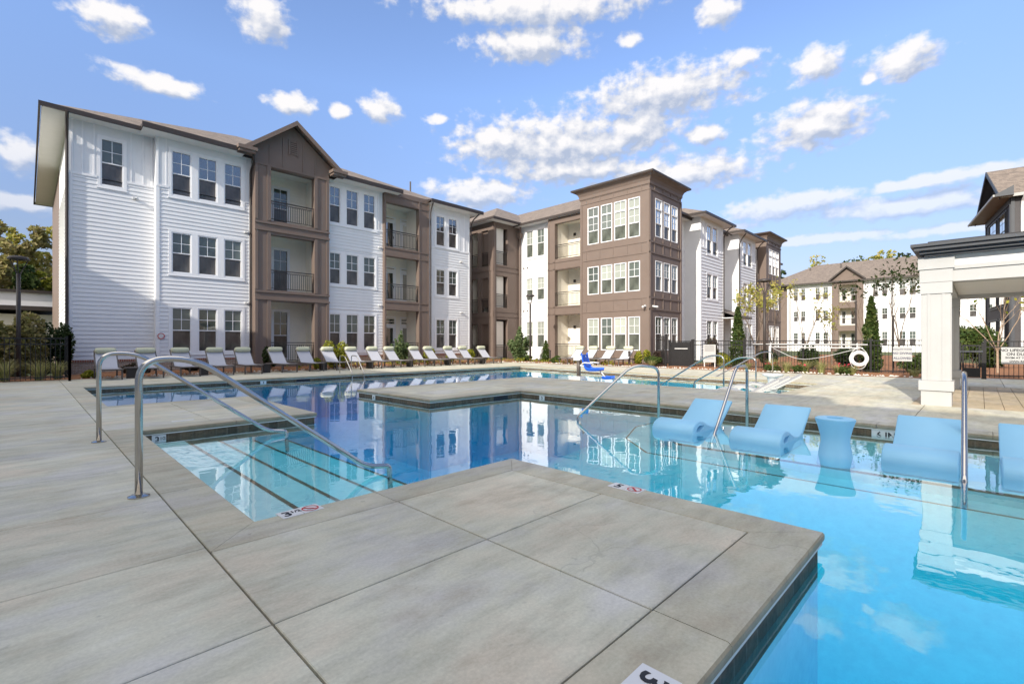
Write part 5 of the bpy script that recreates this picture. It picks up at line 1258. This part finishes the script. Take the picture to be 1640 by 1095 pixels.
signboard((23.9, 2.16, .55), .58, .56, -math.pi / 2, [('SHALLOW WATER', .068, .44), ('NO DIVING', .115, .27), ('ALLOWED', .115, .08)], 'white square sign on the fence reading shallow water no diving allowed')
signboard((23.28, -.92, .55), .82, .56, -math.pi / 2, [('NO LIFEGUARD', .125, .42), ('ON DUTY', .125, .29), ('SWIM AT YOUR', .088, .18), ('OWN RISK', .088, .06)], 'white notice reading no lifeguard on duty, at the right edge of the photo', ink='ink')
rb = [(-.24, .24, .82 - .045 * k, .832 - .045 * k) for k in range(7)] + [(-.2, .2, .30 - .045 * k, .31 - .045 * k) for k in range(4)]
signboard((23.85, 9.63, .30), .62, .88, -math.pi / 2, [], 'tall white rules board with fine print, left of the columnar evergreen', posts=True, bars=rb)
# rescue pole and ring
rp = empty('rescue_pole', (23.88, 5.4, 0), 'long white rescue pole hung horizontally on the fence above the flower bed', 'rescue pole')
b = MB(); b.tube([(23.86, 7.6, 1.21), (23.86, 3.25, 1.19)], .022, 8); b.tube([(23.84, 6.9, 1.07), (23.84, 3.4, 1.05)], .022, 8); world_part(b.build('pole', M['plain_white'], rp, True))
b = MB()
for y in (6.85, 5.3, 3.6): b.box(23.87, 23.97, y - .02, y + .02, .95, 1.25)
b.box(23.8, 23.86, 6.82, 6.9, .35, 1.12); world_part(b.build('bracket', M['plain_white'], rp))
ring = empty('life_ring', (23.78, 3.52, .62), 'white life ring with a rope hanging on the fence beside the columnar evergreen', 'life ring')
b = MB(); vs = []; n, m_ = 36, 12
for i in range(n):
    a = 2 * math.pi * i / n
    for j in range(m_):
        q = 2 * math.pi * j / m_; rr = .255 + .075 * math.cos(q); vs.append((.05 * math.sin(q), rr * math.cos(a), rr * math.sin(a)))
b.addmesh(vs, [(i * m_ + j, ((i + 1) % n) * m_ + j, ((i + 1) % n) * m_ + (j + 1) % m_, i * m_ + (j + 1) % m_) for i in range(n) for j in range(m_)])
b.build('ring', M['plain_white'], ring, True)
b = MB(); b.tube(fillet([(0, .0, .5), (-.02, -.22, .3), (-.06, -.34, .02), (-.06, -.18, -.36), (-.03, 0, -.44), (-.06, .22, -.36), (-.06, .34, .02), (-.02, .22, .3), (0, 0, .5)], .1, 4), .012, 6); b.tube(fillet([(0, 0, .42), (.02, 1.3, .02), (.05, 2.2, -.12), (.02, 3.2, .40)], .6, 6), .011, 6)
b.build('rope', M['plain_white'], ring, True)

# ------------------------------------------------------------------ lamp posts
def lamp_post(x, y, h, label, group='dark pole lamps'):
    root = empty('lamp_post', (x, y, 0), label, 'lamp post', group)
    p = MB(); p.tube([(0, 0, 0), (0, 0, h - .62)], [.065, .058], 12); p.lathe([(.11, 0), (.11, .04), (.07, .08)], n=14); p.build('pole', M['darkbrown'], root, True)
    a = MB()
    for k in range(3):
        t = 2 * math.pi * k / 3 + .4; a.tube([(.03 * math.cos(t), .03 * math.sin(t), h - .66), (.26 * math.cos(t), .26 * math.sin(t), h - .12)], .018, 6)
    a.build('bracket', M['darkbrown'], root)
    d = MB(); d.lathe([(.27, h - .14), (.295, h - .10), (.24, h - .03), (.10, h), (0, h)], n=24, caps=False); d.lathe([(.27, h - .14), (.18, h - .135)], n=24, caps=False); d.build('lamp_head', M['darkbrown'], root, True)
lamp_post(-.2, 24.0, 4.30, 'tall dark lamp post with an open cone head, left of the apartment block')
lamp_post(23.2, 21.1, 4.45, 'dark lamp post in front of the white bay near the inner corner')
lamp_post(23.85, 7.1, 4.22, 'dark lamp post beside the far tower, before the iron fence')
for (x, y, h, l) in ((24.4, 3.72, 3.0, 'slim dark stake pole left of the tall columnar evergreen'), (24.5, 2.5, 2.35, 'slim dark pole right of the columnar evergreen'), (24.9, 3.05, 2.2, 'slim dark pole directly behind the columnar evergreen')):
    p = MB(); p.tube([(0, 0, 0), (0, 0, h)], [.035, .03], 8); p.lathe([(.045, h - .02), (.045, h + .02)], n=8); tag(p.build('pole', M['darkbrown'], None, False, (x, y, 0)), l, 'pole', 'slim dark poles by the fence')
for (x, y, l) in ((23.35, 19.55, 'short dark bollard light in the bed beside the small spruce'), (23.7, 14.05, 'short dark bollard light at the tower corner')):
    p = MB(); p.lathe([(.06, 0), (.06, .72), (.075, .73), (.075, .80), (0, .82)], n=14, caps=False); tag(p.build('bollard', M['darkbrown'], None, False, (x, y, 0)), l, 'bollard', 'bollard lights in the beds')

# ------------------------------------------------------------------ depth markers
def marker(loc, rz, label, big, small='', symbol=True, vertical=False, w=.30, h=.145, sep=True):
    """tiles lie flat (or stand on a wall when vertical); local X to the reader's right, local Y (Z when vertical) up"""
    root = empty('depth_marker', loc, label, 'depth marker', 'pool depth markers', rz)
    def put(mb, nm, mat):
        o = mb.build(nm, M[mat], root); 
        if vertical: o.rotation_euler = (R(90), 0, 0)
        return o
    b = MB()
    if symbol: b.box(-w / 2, -.002, 0, h, 0, .004); b.box(.002, w / 2, 0, h, 0, .004)
    else: b.box(-w / 2, w / 2, 0, h, 0, .004)
    put(b, 'tile', 'plain_white')
    x = -w / 4 if symbol else 0
    def txt(s, size, px, py, bold=.0):
        me = text_mesh(s, size, 'ink', 'CENTER', .0006, bold); o = link('lettering', me, root)
        if vertical: o.rotation_euler = (R(90), 0, 0); o.location = (px, -.0055, py)
        else: o.location = (px, py, .0055)
    txt(big, h * .92, x - (.022 if small else 0), h * .18, .003)
    if small: txt(small, h * .42, x + .045, h * .46, .0015)
    if symbol:
        s = MB(); c = (w / 4, h / 2); r = h * .42; n = 28
        for k in range(n):
            a0, a1 = 2 * math.pi * k / n, 2 * math.pi * (k + 1) / n
            s.add([(c[0] + r * math.cos(a0), c[1] + r * math.sin(a0), .0058), (c[0] + r * math.cos(a1), c[1] + r * math.sin(a1), .0058), (c[0] + r * .82 * math.cos(a1), c[1] + r * .82 * math.sin(a1), .0058), (c[0] + r * .82 * math.cos(a0), c[1] + r * .82 * math.sin(a0), .0058)][::1])
        d = r * .64; e = .006
        s.add([(c[0] - d - e, c[1] + d - e, .0061), (c[0] - d + e, c[1] + d + e, .0061), (c[0] + d + e, c[1] - d + e, .0061), (c[0] + d - e, c[1] - d - e, .0061)][::-1])
        put(s, 'ban_ring', 'red')
        g = MB(); 
        def bar(x0, y0, x1, y1, ww):
            t = Vector((x1 - x0, y1 - y0)).normalized() * ww; g.add([(c[0] + x0 - t.y, c[1] + y0 + t.x, .0055), (c[0] + x0 + t.y, c[1] + y0 - t.x, .0055), (c[0] + x1 + t.y, c[1] + y1 - t.x, .0055), (c[0] + x1 - t.y, c[1] + y1 + t.x, .0055)])
        bar(-.03, .02, .012, -.004, .006); bar(-.03, .02, -.038, .036, .005); bar(.012, -.004, .034, -.024, .0035); bar(-.036, -.022, .036, -.026, .003)
        put(g, 'diver_symbol', 'ink')
    return root
marker((1.43, 3.54, .0), R(2), 'white three and a half depth tile with no diving ring, on the near coping', '3', '1/2', True)
marker((3.56, 2.18, .0), -math.pi / 2, 'worn depth tile with a no diving ring at the right tip of the near deck', '5', '', True)
marker((1.60, .94, .0), math.pi, 'depth tile with an upside-down three cut off by the bottom edge of the photo', '3', '1/2', False, w=.17, h=.16)
marker((1.36, 8.597, -.225), 0, 'waterline depth tile reading three and a half under the small square deck', '3', '1/2', False, True, w=.17, h=.13)
marker((9.245, 1.03, -.235), -math.pi / 2, 'waterline tile reading six in, behind the hourglass table', '6 IN', '', False, True, w=.36, h=.145)
marker((9.6 - .36, 8.0, -.225), -math.pi / 2, 'waterline depth tile on the deck wall left of the bent handrail', '3', '', False, True, w=.17, h=.13)
marker((6.297, 11.2, -.225), -math.pi / 2, 'waterline depth tile on the left side of the island deck', '4', '', False, True, w=.15, h=.13)
marker((5.9, 18.196, -.225), 0, 'waterline depth tile on the far pool wall below the fifth lounger', '4', '', False, True, w=.2, h=.13)
b = MB(); b.box(1.62, 1.92, 9.14, 9.24, .0, .004); tag(b.build('drain_strip', M['plain_white']), 'thin white strip let into the small square deck', 'strip')
sk = MB(); sk.box(7.05, 7.55, 18.186, 18.199, -.24, -.10); tag(sk.build('skimmer', M['ink']), 'dark skimmer mouth in the far tile band before the half-sunlit lounger', 'skimmer')
sk = MB(); sk.box(8.25, 8.75, 8.741, 8.7495, -.24, -.10); tag(sk.build('skimmer', M['ink']), 'dark skimmer mouth in the tile band of the island deck', 'skimmer')

# ------------------------------------------------------------------ plants
def leaf_cloud(mb, pts, rng, size, m=0, up=.3, aspect=1.7):
    for p in pts:
        n = Vector((rng.gauss(0, 1), rng.gauss(0, 1), rng.gauss(0, 1) + up)).normalized(); t = n.orthogonal().normalized()
        t = Matrix.Rotation(rng.uniform(0, 6.28), 3, n) @ t; s = n.cross(t); k = size * rng.uniform(.6, 1.3); p = Vector(p)
        mb.add([p - t * k * aspect * .5, p + s * k * .5 + n * k * .12, p + t * k * aspect * .5, p - s * k * .5 + n * k * .12], m)
def blob_points(rng, blobs, n):
    """points crowded towards the outside of overlapping ellipsoids"""
    tot = sum(b[3] * b[4] * b[5] for b in blobs); out = []
    for b in blobs:
        k = int(n * b[3] * b[4] * b[5] / tot) + 4
        for _ in range(k):
            d = Vector((rng.gauss(0, 1), rng.gauss(0, 1), rng.gauss(0, 1))).normalized(); r = rng.uniform(.35, 1) ** .5
            out.append((b[0] + d.x * b[3] * r, b[1] + d.y * b[4] * r, b[2] + d.z * b[5] * r))
    return out
def limbs(mb, rng, base, direction, length, r, depth, ends, spread=.5, kids=3, bend=.12, n=6):
    d = Vector(direction).normalized(); p = Vector(base); pts = [p.copy()]; seg = 4
    for i in range(seg):
        d = (d + Vector((rng.uniform(-1, 1), rng.uniform(-1, 1), rng.uniform(-.4, 1))) * bend).normalized(); p = p + d * (length / seg); pts.append(p.copy())
    mb.tube(pts, [r * (1 - .55 * i / seg) for i in range(seg + 1)], n, caps=False)
    if depth == 0: ends.append((pts[-1], d)); ends.append((pts[-2], d)); return
    for k in range(kids):
        q = pts[seg - (k % 2)] if k else pts[-1]
        dd = (d + Vector((rng.uniform(-1, 1), rng.uniform(-1, 1), rng.uniform(-.1, .6))) * spread).normalized()
        limbs(mb, rng, q, dd, length * rng.uniform(.55, .78), r * .5, depth - 1, ends, spread, kids, bend, max(4, n - 1))
def tree(x, y, h, crown_w, label, leaf, group, seed, nleaf=2600, leafsize=.28, trunk_h=.3, blobs=9, name='tree', barkm='bark'):
    rng = random.Random(seed); root = empty(name, (x, y, 0), label, 'tree', group)
    t = MB(); ends = []
    limbs(t, rng, (0, 0, 0), (rng.uniform(-.05, .05), rng.uniform(-.05, .05), 1), h * (trunk_h + .12), h * .018, 2, ends, .7, 3)
    t.build('trunk', M[barkm], root, True)
    B = []
    for k in range(blobs):
        a = rng.uniform(0, 6.28); f = (k + .5) / blobs; zz = h * (trunk_h + (.97 - trunk_h) * f); w = crown_w * (math.sin(math.pi * (.18 + .74 * f)) ** .8)
        rr = w * rng.uniform(.15, .6); s = crown_w * rng.uniform(.26, .46) * (1.1 - .45 * f)
        B.append((rr * math.cos(a), rr * math.sin(a), zz, s, s, s * rng.uniform(.55, .85)))
    c = MB(); leaf_cloud(c, blob_points(rng, B, nleaf), rng, leafsize); c.build('crown', M[leaf], root)
    return root
def shrub(name, x, y, blobs, n, size, leaf, label, group, seed, cat='shrub', stem=True, aspect=1.7, up=.3, z=0.02):
    rng = random.Random(seed); root = empty(name, (x, y, z), label, cat, group)
    c = MB(); leaf_cloud(c, blob_points(rng, blobs, n), rng, size, 0, up, aspect); c.build('foliage', M[leaf], root)
    if stem:
        s = MB()
        for k in range(4):
            a = 6.28 * k / 4; b = blobs[k % len(blobs)]; s.tube([(.03 * math.cos(a), .03 * math.sin(a), -.05), (b[0] * .7 + .05 * math.cos(a), b[1] * .7, b[2])], [.02, .008], 5)
        s.build('stem', M['bark'], root)
    return root
def conifer(x, y, h, w, label, seed, n=2600, size=.10, name='evergreen', group='evergreens in the beds', leaf='leaf_mid', feather=0.0, spikes=0):
    rng = random.Random(seed); root = empty(name, (x, y, .02), label, 'shrub', group); pts = []
    if spikes:
        tips = [(rng.uniform(-1, 1), rng.uniform(-1, 1)) for _ in range(spikes)]; per = n // spikes
        for i, (a, b) in enumerate(tips):
            r = math.hypot(a, b); hh = h * (1 - .42 * min(1, r)) * rng.uniform(.8, 1.03)
            if i == 0: a = b = 0; hh = h
            for k in range(per):
                f = rng.random() ** .8; ww = (.05 + .10 * (1 - f)) * w; cx, cy = a * w * (.15 + .75 * f), b * w * (.15 + .75 * f)
                pts.append((cx + rng.gauss(0, ww), cy + rng.gauss(0, ww), hh * f))
    else:
        for _ in range(n):
            f = rng.random() ** 1.35; a = rng.uniform(0, 6.28); lump = 1 + .20 * math.sin(5 * a + 9 * f) + .16 * math.sin(3 * a - 17 * f)
            rad = w * ((1 - f) ** .62) * (.5 + .5 * min(1, f / .12)) * lump * rng.uniform(.45, 1.06) ** .6; pts.append((rad * math.cos(a), rad * math.sin(a), .04 + (h - .04) * f))
    c = MB(); leaf_cloud(c, pts, rng, size, 0, .9, 2.2); c.build('foliage', M[leaf], root)
    t = MB(); t.tube([(0, 0, -.05), (0, 0, h * .8)], [.05, .01], 6); t.build('trunk', M['bark'], root)
    return root
def tuft(x, y, h, w, label, seed, n=160, leaf='grass', name='ornamental_grass', group='grass clumps along the fence'):
    rng = random.Random(seed); b = MB()
    for _ in range(n):
        a = rng.uniform(0, 6.28); hh = h * rng.uniform(.6, 1.05); out = w * rng.uniform(.2, 1); c, s = math.cos(a), math.sin(a); r0 = rng.uniform(0, .12); t = .011; P = []
        for k in range(5):
            f = k / 4; r = r0 + out * f ** 1.8; z = hh * (f - .22 * f ** 3); P.append((r, z, t * (1 - f * .9)))
        vs = []
        for r, z, q in P: vs += [(r * c - s * q, r * s + c * q, z), (r * c + s * q, r * s - c * q, z)]
        b.addmesh(vs, [(2 * k, 2 * k + 1, 2 * k + 3, 2 * k + 2) for k in range(4)])
    o = b.build(name, M[leaf], None, False, (x, y, .02)); tag(o, label, 'plant', group); return o
# woodland behind the left end
for i, (x, y, h, w, lf, l) in enumerate(((-2.2, 60, 12.4, 2.7, 'leaf_olive', 'olive-brown woodland tree at the left edge of the photo'), (-.75, 64, 12.3, 2.6, 'leaf_autumn', 'yellow-green woodland tree rising behind the left lamp post'), (.45, 60, 12.0, 2.3, 'leaf_olive', 'olive woodland tree just right of the left lamp post'),
        (1.5, 63, 12.6, 2.5, 'leaf_autumn', 'yellow-green woodland tree beside the brown end of the apartments'), (-3.4, 68, 14, 3.4, 'leaf_mid', 'green woodland tree beyond the left photo edge'), (-.1, 57.5, 8.0, 2.2, 'leaf_mid', 'lower green tree among the woodland trees above the outbuilding roof'), (1.1, 58, 7.6, 1.8, 'leaf_lime', 'bright green small tree just left of the apartment end wall'), (-1.5, 57, 8.4, 2.2, 'leaf_olive', 'low brownish tree below the woodland crowns at the photo edge'))):
    tree(x, y, h, w, l, lf, 'woodland trees behind the outbuilding', 30 + i, 2600, .27, .2, 16)
for i, (y, h, w, lf, l) in enumerate(((30.5, 15.6, 3.4, 'leaf_dark', 'dark tree showing just right of the far brown tower'), (23.5, 17.6, 3.6, 'leaf_autumn', 'sparse autumn tree above the left part of the distant roof'), (17.6, 16.8, 4.2, 'leaf_mid', 'green tree above the distant gable'), (13.5, 17.0, 4.0, 'leaf_autumn', 'yellowing tree right of the distant gable'), (9.5, 16.4, 3.8, 'leaf_dark', 'dark tree behind the ridge of the distant roof'))):
    tree(112, y, h + 1.3, w * 1.5, l, lf, 'trees behind the distant apartments', 60 + i, 2600 if i != 1 else 1100, .42, .18, 20)
for i, (x, y, h, w) in enumerate(((62, -3.2, 8.6, 3), (66, -5.5, 9.2, 3.2), (58, -7.5, 8.6, 3))):
    tree(x, y, h, w, ['dark treetop showing above the left part of the pavilion cornice', 'treetop just left of the charcoal clubhouse', 'treetop behind the charcoal clubhouse'][i], 'leaf_mid', 'treetops behind the pavilion', 75 + i, 1300, .3, .3, 8)
# saplings with few leaves
def sapling(x, y, h, label, seed, nl, leaf='leaf_autumn', bare=False, size=.10, kids=3, spread=.45):
    rng = random.Random(seed); root = empty('sapling', (x, y, 0), label, 'tree', 'young trees with sparse leaves'); t = MB(); ends = []
    t.tube([(0, 0, -.05), (.01, .01, h * .28)], [.045, .036], 8, caps=False)
    for k in range(5 if bare else 4):
        a = 6.28 * k / 5 + rng.uniform(-.4, .4); limbs(t, rng, (.01, .01, h * .26), (math.cos(a) * (.55 if bare else .38), math.sin(a) * (.55 if bare else .38), 1), h * .40, .024, 2, ends, spread, kids, .10, 6)
    t.build('trunk', M['palebark'] if bare else M['bark'], root, True)
    pts = []
    for _ in range(nl):
        e, d = ends[rng.randrange(len(ends))]; pts.append(e + Vector((rng.gauss(0, .09), rng.gauss(0, .09), rng.gauss(0, .09))) - d * rng.uniform(0, .35))
    if pts: c = MB(); leaf_cloud(c, pts, rng, size); c.build('crown', M[leaf], root)
sapling(26.6, 8.35, 3.7, 'small yellow-leaved sapling before the far white bays', 1, 330); sapling(27.5, 7.75, 4.1, 'leafy young tree before the far brown tower', 2, 420)
sapling(30.5, 6.9, 4.2, 'thin nearly bare sapling before the left windows of the distant apartments', 3, 90); sapling(32, 6.0, 3.0, 'short reddish sapling before the distant brown balconies', 4, 150)
sapling(28.5, 2.7, 4.6, 'sapling with scattered dark leaves just left of the pavilion column', 5, 260, 'leaf_dark'); sapling(30, 4.2, 4.4, 'sapling right of the columnar evergreen, against the distant white wall', 6, 160, 'leaf_dark')
sapling(27.2, -.5, 3.5, 'bare multi-stemmed tree seen under the pavilion beam', 7, 60, 'leaf_lime', True, .09, 3, .4)
# beds by the apartments
conifer(15.05, 23.7, 1.95, .62, 'tall feathery grey-green juniper between two sunlit loungers', 11, 2600, .085, 'juniper', 'evergreens in the beds', 'leaf_juniper', 0, 26)
conifer(24.2, 23.0, 2.45, .78, 'broad cone-shaped spruce before the inner corner of the building', 12, 3600, .10, 'spruce', 'evergreens in the beds', 'leaf_juniper', 0, 30)
conifer(23.6, 20.1, 1.4, .28, 'small slim spruce beside the bollard left of the lower balcony', 13, 900, .08, 'spruce')
conifer(25.2, 8.75, 3.05, .40, 'slim columnar evergreen before the far entrance porch', 14, 2600, .085, 'columnar_evergreen', 'evergreens in the beds', 'leaf_mid')
conifer(24.55, 3.22, 3.15, .36, 'tall columnar evergreen between the life ring and the diving sign', 15, 3000, .085, 'columnar_evergreen', 'evergreens in the beds', 'leaf_mid')
rg = random.Random(9)
def bl(w, h, n=5, s=0):
    r = random.Random(s); return [(r.uniform(-.45, .45) * w, r.uniform(-.45, .45) * w, h * r.uniform(.3, .72), w * r.uniform(.35, .5), w * r.uniform(.35, .5), h * r.uniform(.28, .4)) for _ in range(n)]
for i, (x, y, w, h, lf, l) in enumerate(((7.95, 23.6, .5, 1.15, 'leaf_dark', 'dark clipped shrub at the corner of the gabled brown bay'), (10.95, 23.2, .75, 1.5, 'leaf_lime', 'yellow-green shrub left of the half-sunlit lounger'), (9.75, 22.75, .35, .55, 'leaf_lime', 'small lime shrub under the lower brown balcony railing'),
        (17.0, 23.6, .45, 1.0, 'leaf_lime', 'slim lime shrub before the second brown balcony bay'), (18.2, 23.3, .4, .75, 'leaf_lime', 'small lime shrub left of the right bay windows'), (20.0, 23.3, .45, .85, 'leaf_lime', 'lime shrub right of the right bay windows'), (23.7, 21.9, .5, .42, 'leaf_mid', 'low green shrub at the foot of the spruce'), (23.1, 18.8, .5, .45, 'leaf_mid', 'low green shrub before the lower white balcony'),
        (24.6, 13.75, .55, .95, 'leaf_lime', 'yellow-green shrub beside the rightmost tower lounger'), (24.2, 12.9, .6, .55, 'leaf_mid', 'low green shrub left of the solid gate'), (24.9, 13.1, .5, .8, 'leaf_dusk', 'bronze shrub behind the short fence by the tower'), (25.6, 10.1, .6, 1.5, 'leaf_dusk', 'twiggy olive shrub right of the solid gate'), (25.0, 9.2, .6, .8, 'leaf_lime', 'lime shrub behind the fence beside the slim columnar evergreen'),
        (25.4, 7.3, .6, .9, 'leaf_dark', 'dark shrub behind the fence at the lamp post'), (26.2, 5.9, .7, 1.1, 'leaf_dark', 'dark shrub behind the fence centre, below the rescue pole'), (25.6, 4.4, .7, 1.0, 'leaf_dark', 'dark shrub behind the fence near the life ring'), (26.4, 1.9, .8, .8, 'leaf_mid', 'green shrub behind the diving sign'), (33, .2, 1.6, 2.0, 'leaf_mid', 'round bright green shrub seen under the pavilion beam'),
        (-.1, 24.8, 1.0, 2.45, 'leaf_olive', 'large olive bronze shrub behind the left fence'), (-1.3, 24.6, 1.0, 2.2, 'leaf_olive', 'olive shrub behind the left fence at the photo edge'), (.75, 25.4, .7, 2.1, 'leaf_dark', 'dark shrub against the apartment corner behind the left fence'), (-3.2, 25, 1.2, 2.2, 'leaf_dusk', 'shrub beyond the left edge of the photo'),
        (3.0, 24.2, .6, .45, 'leaf_dusk', 'low bronze shrub under the first loungers by the brick base'), (5.0, 24.4, .6, .45, 'leaf_dusk', 'low bronze shrub by the brick base behind the fourth lounger'), (1.6, 22.7, .3, .22, 'leaf_lime', 'tiny bright green tuft at the foot of the left fence'), (24.6, -3, .6, .6, 'leaf_mid', 'low shrub behind the lifeguard notice'))):
    n = int(700 + 1500 * w * h); shrub('shrub', x, y, bl(w, h, 6 if w > .55 else 4, i), n, .075 if w < .9 else .11, lf, l, 'shrubs in the planting beds', 200 + i)
k = 0
for i, (x, y, h, w) in enumerate(((22.9, 6.5, .75, .5), (22.8, 5.9, .6, .5), (22.75, 5.2, .7, .55), (22.6, 4.6, .72, .55), (22.8, 4.05, .5, .45), (22.7, 7.5, .45, .4), (23.1, 8.7, .4, .35), (23.0, 12.3, .45, .4), (23.1, 1.75, .35, .3), (22.8, 3.6, .45, .4))):
    tuft(x, y, h, w, ['grass clump right of the lamp post foot', 'grass clump below the left end of the rescue pole', 'tall grass clump behind the left red flowers', 'tall grass clump in the middle of the fence bed', 'grass clump between the red flowers and the life ring', 'low grass clump left of the lamp post', 'low grass clump before the slim columnar evergreen', 'low grass clump left of the solid gate', 'pale grass tuft left of the pavilion column', 'grass clump at the foot of the life ring'][i], 300 + i)
for i, (x, y, h, w) in enumerate(((-.5, 22.5, .9, .6), (.3, 22.4, .85, .6), (-1.4, 22.5, .95, .6), (-2.3, 22.6, .9, .6), (.75, 22.6, .8, .5), (-3.2, 22.7, .9, .6))):
    tuft(x, y, h, w, ['grass clump behind the left fence below the lamp post', 'grass clump behind the left fence, second from its corner post', 'grass clump behind the left fence near the photo edge', 'grass clump behind the fence beyond the photo edge', 'grass clump behind the corner post of the left fence', 'outermost grass clump behind the left fence'][i], 330 + i, 190, 'grass', 'ornamental_grass', 'grass clumps behind the left fence')
for i, (x, y, l) in enumerate(((22.55, 5.35, 'red flowering plant in the middle of the fence bed'), (22.55, 6.45, 'small red flowering plant left of the tall grass'), (22.6, 3.85, 'red flowering plant at the foot of the life ring'))):
    rng = random.Random(400 + i); root = empty('flowering_plant', (x, y, .02), l, 'flower', 'red flowers in the fence bed')
    c = MB(); leaf_cloud(c, blob_points(rng, bl(.4, .35, 4, i), 260), rng, .06); c.build('foliage', M['leaf_mid'], root)
    c = MB(); leaf_cloud(c, [(rng.uniform(-.25, .25), rng.uniform(-.25, .25), rng.uniform(.26, .42)) for _ in range(26)], rng, .065, 0, 1.5, 1.1); c.build('blossom', M['flower'], root)
# low ground cover in the sunny bed by the apartments
rng = random.Random(77); gc = MB(); pts = []
for _ in range(2600):
    if rng.random() < .6: x, y = rng.uniform(9, 24), rng.uniform(22.6, 24.8)
    else: x, y = rng.uniform(22.7, 24), rng.uniform(13.5, 22)
    if math.sin(x * 3.1) + math.sin(y * 2.7 + x) > .3: pts.append((x, y, rng.uniform(.05, .25)))
leaf_cloud(gc, pts, rng, .07); tag(gc.build('ground_cover', M['leaf_lime']), kind='stuff')
st = MB(); rng = random.Random(5)
for _ in range(700):
    if rng.random() < .5: x, y = rng.uniform(1.2, 22.2), 22.34 + abs(rng.gauss(0, .08))
    else: x, y = 22.42 + abs(rng.gauss(0, .07)), rng.uniform(1.7, 22)
    s = rng.uniform(.025, .06); vs = [(x + s * rng.uniform(.6, 1.2) * dx, y + s * rng.uniform(.6, 1.2) * dy, .0 + s * (dz + .6) * rng.uniform(.7, 1)) for dx, dy, dz in ((1, 0, 0), (0, 1, 0), (-1, 0, 0), (0, -1, 0), (0, 0, 1))]
    st.addmesh(vs, [(0, 1, 4), (1, 2, 4), (2, 3, 4), (3, 0, 4)])
tag(st.build('edging_stones', M['grout']), kind='stuff')
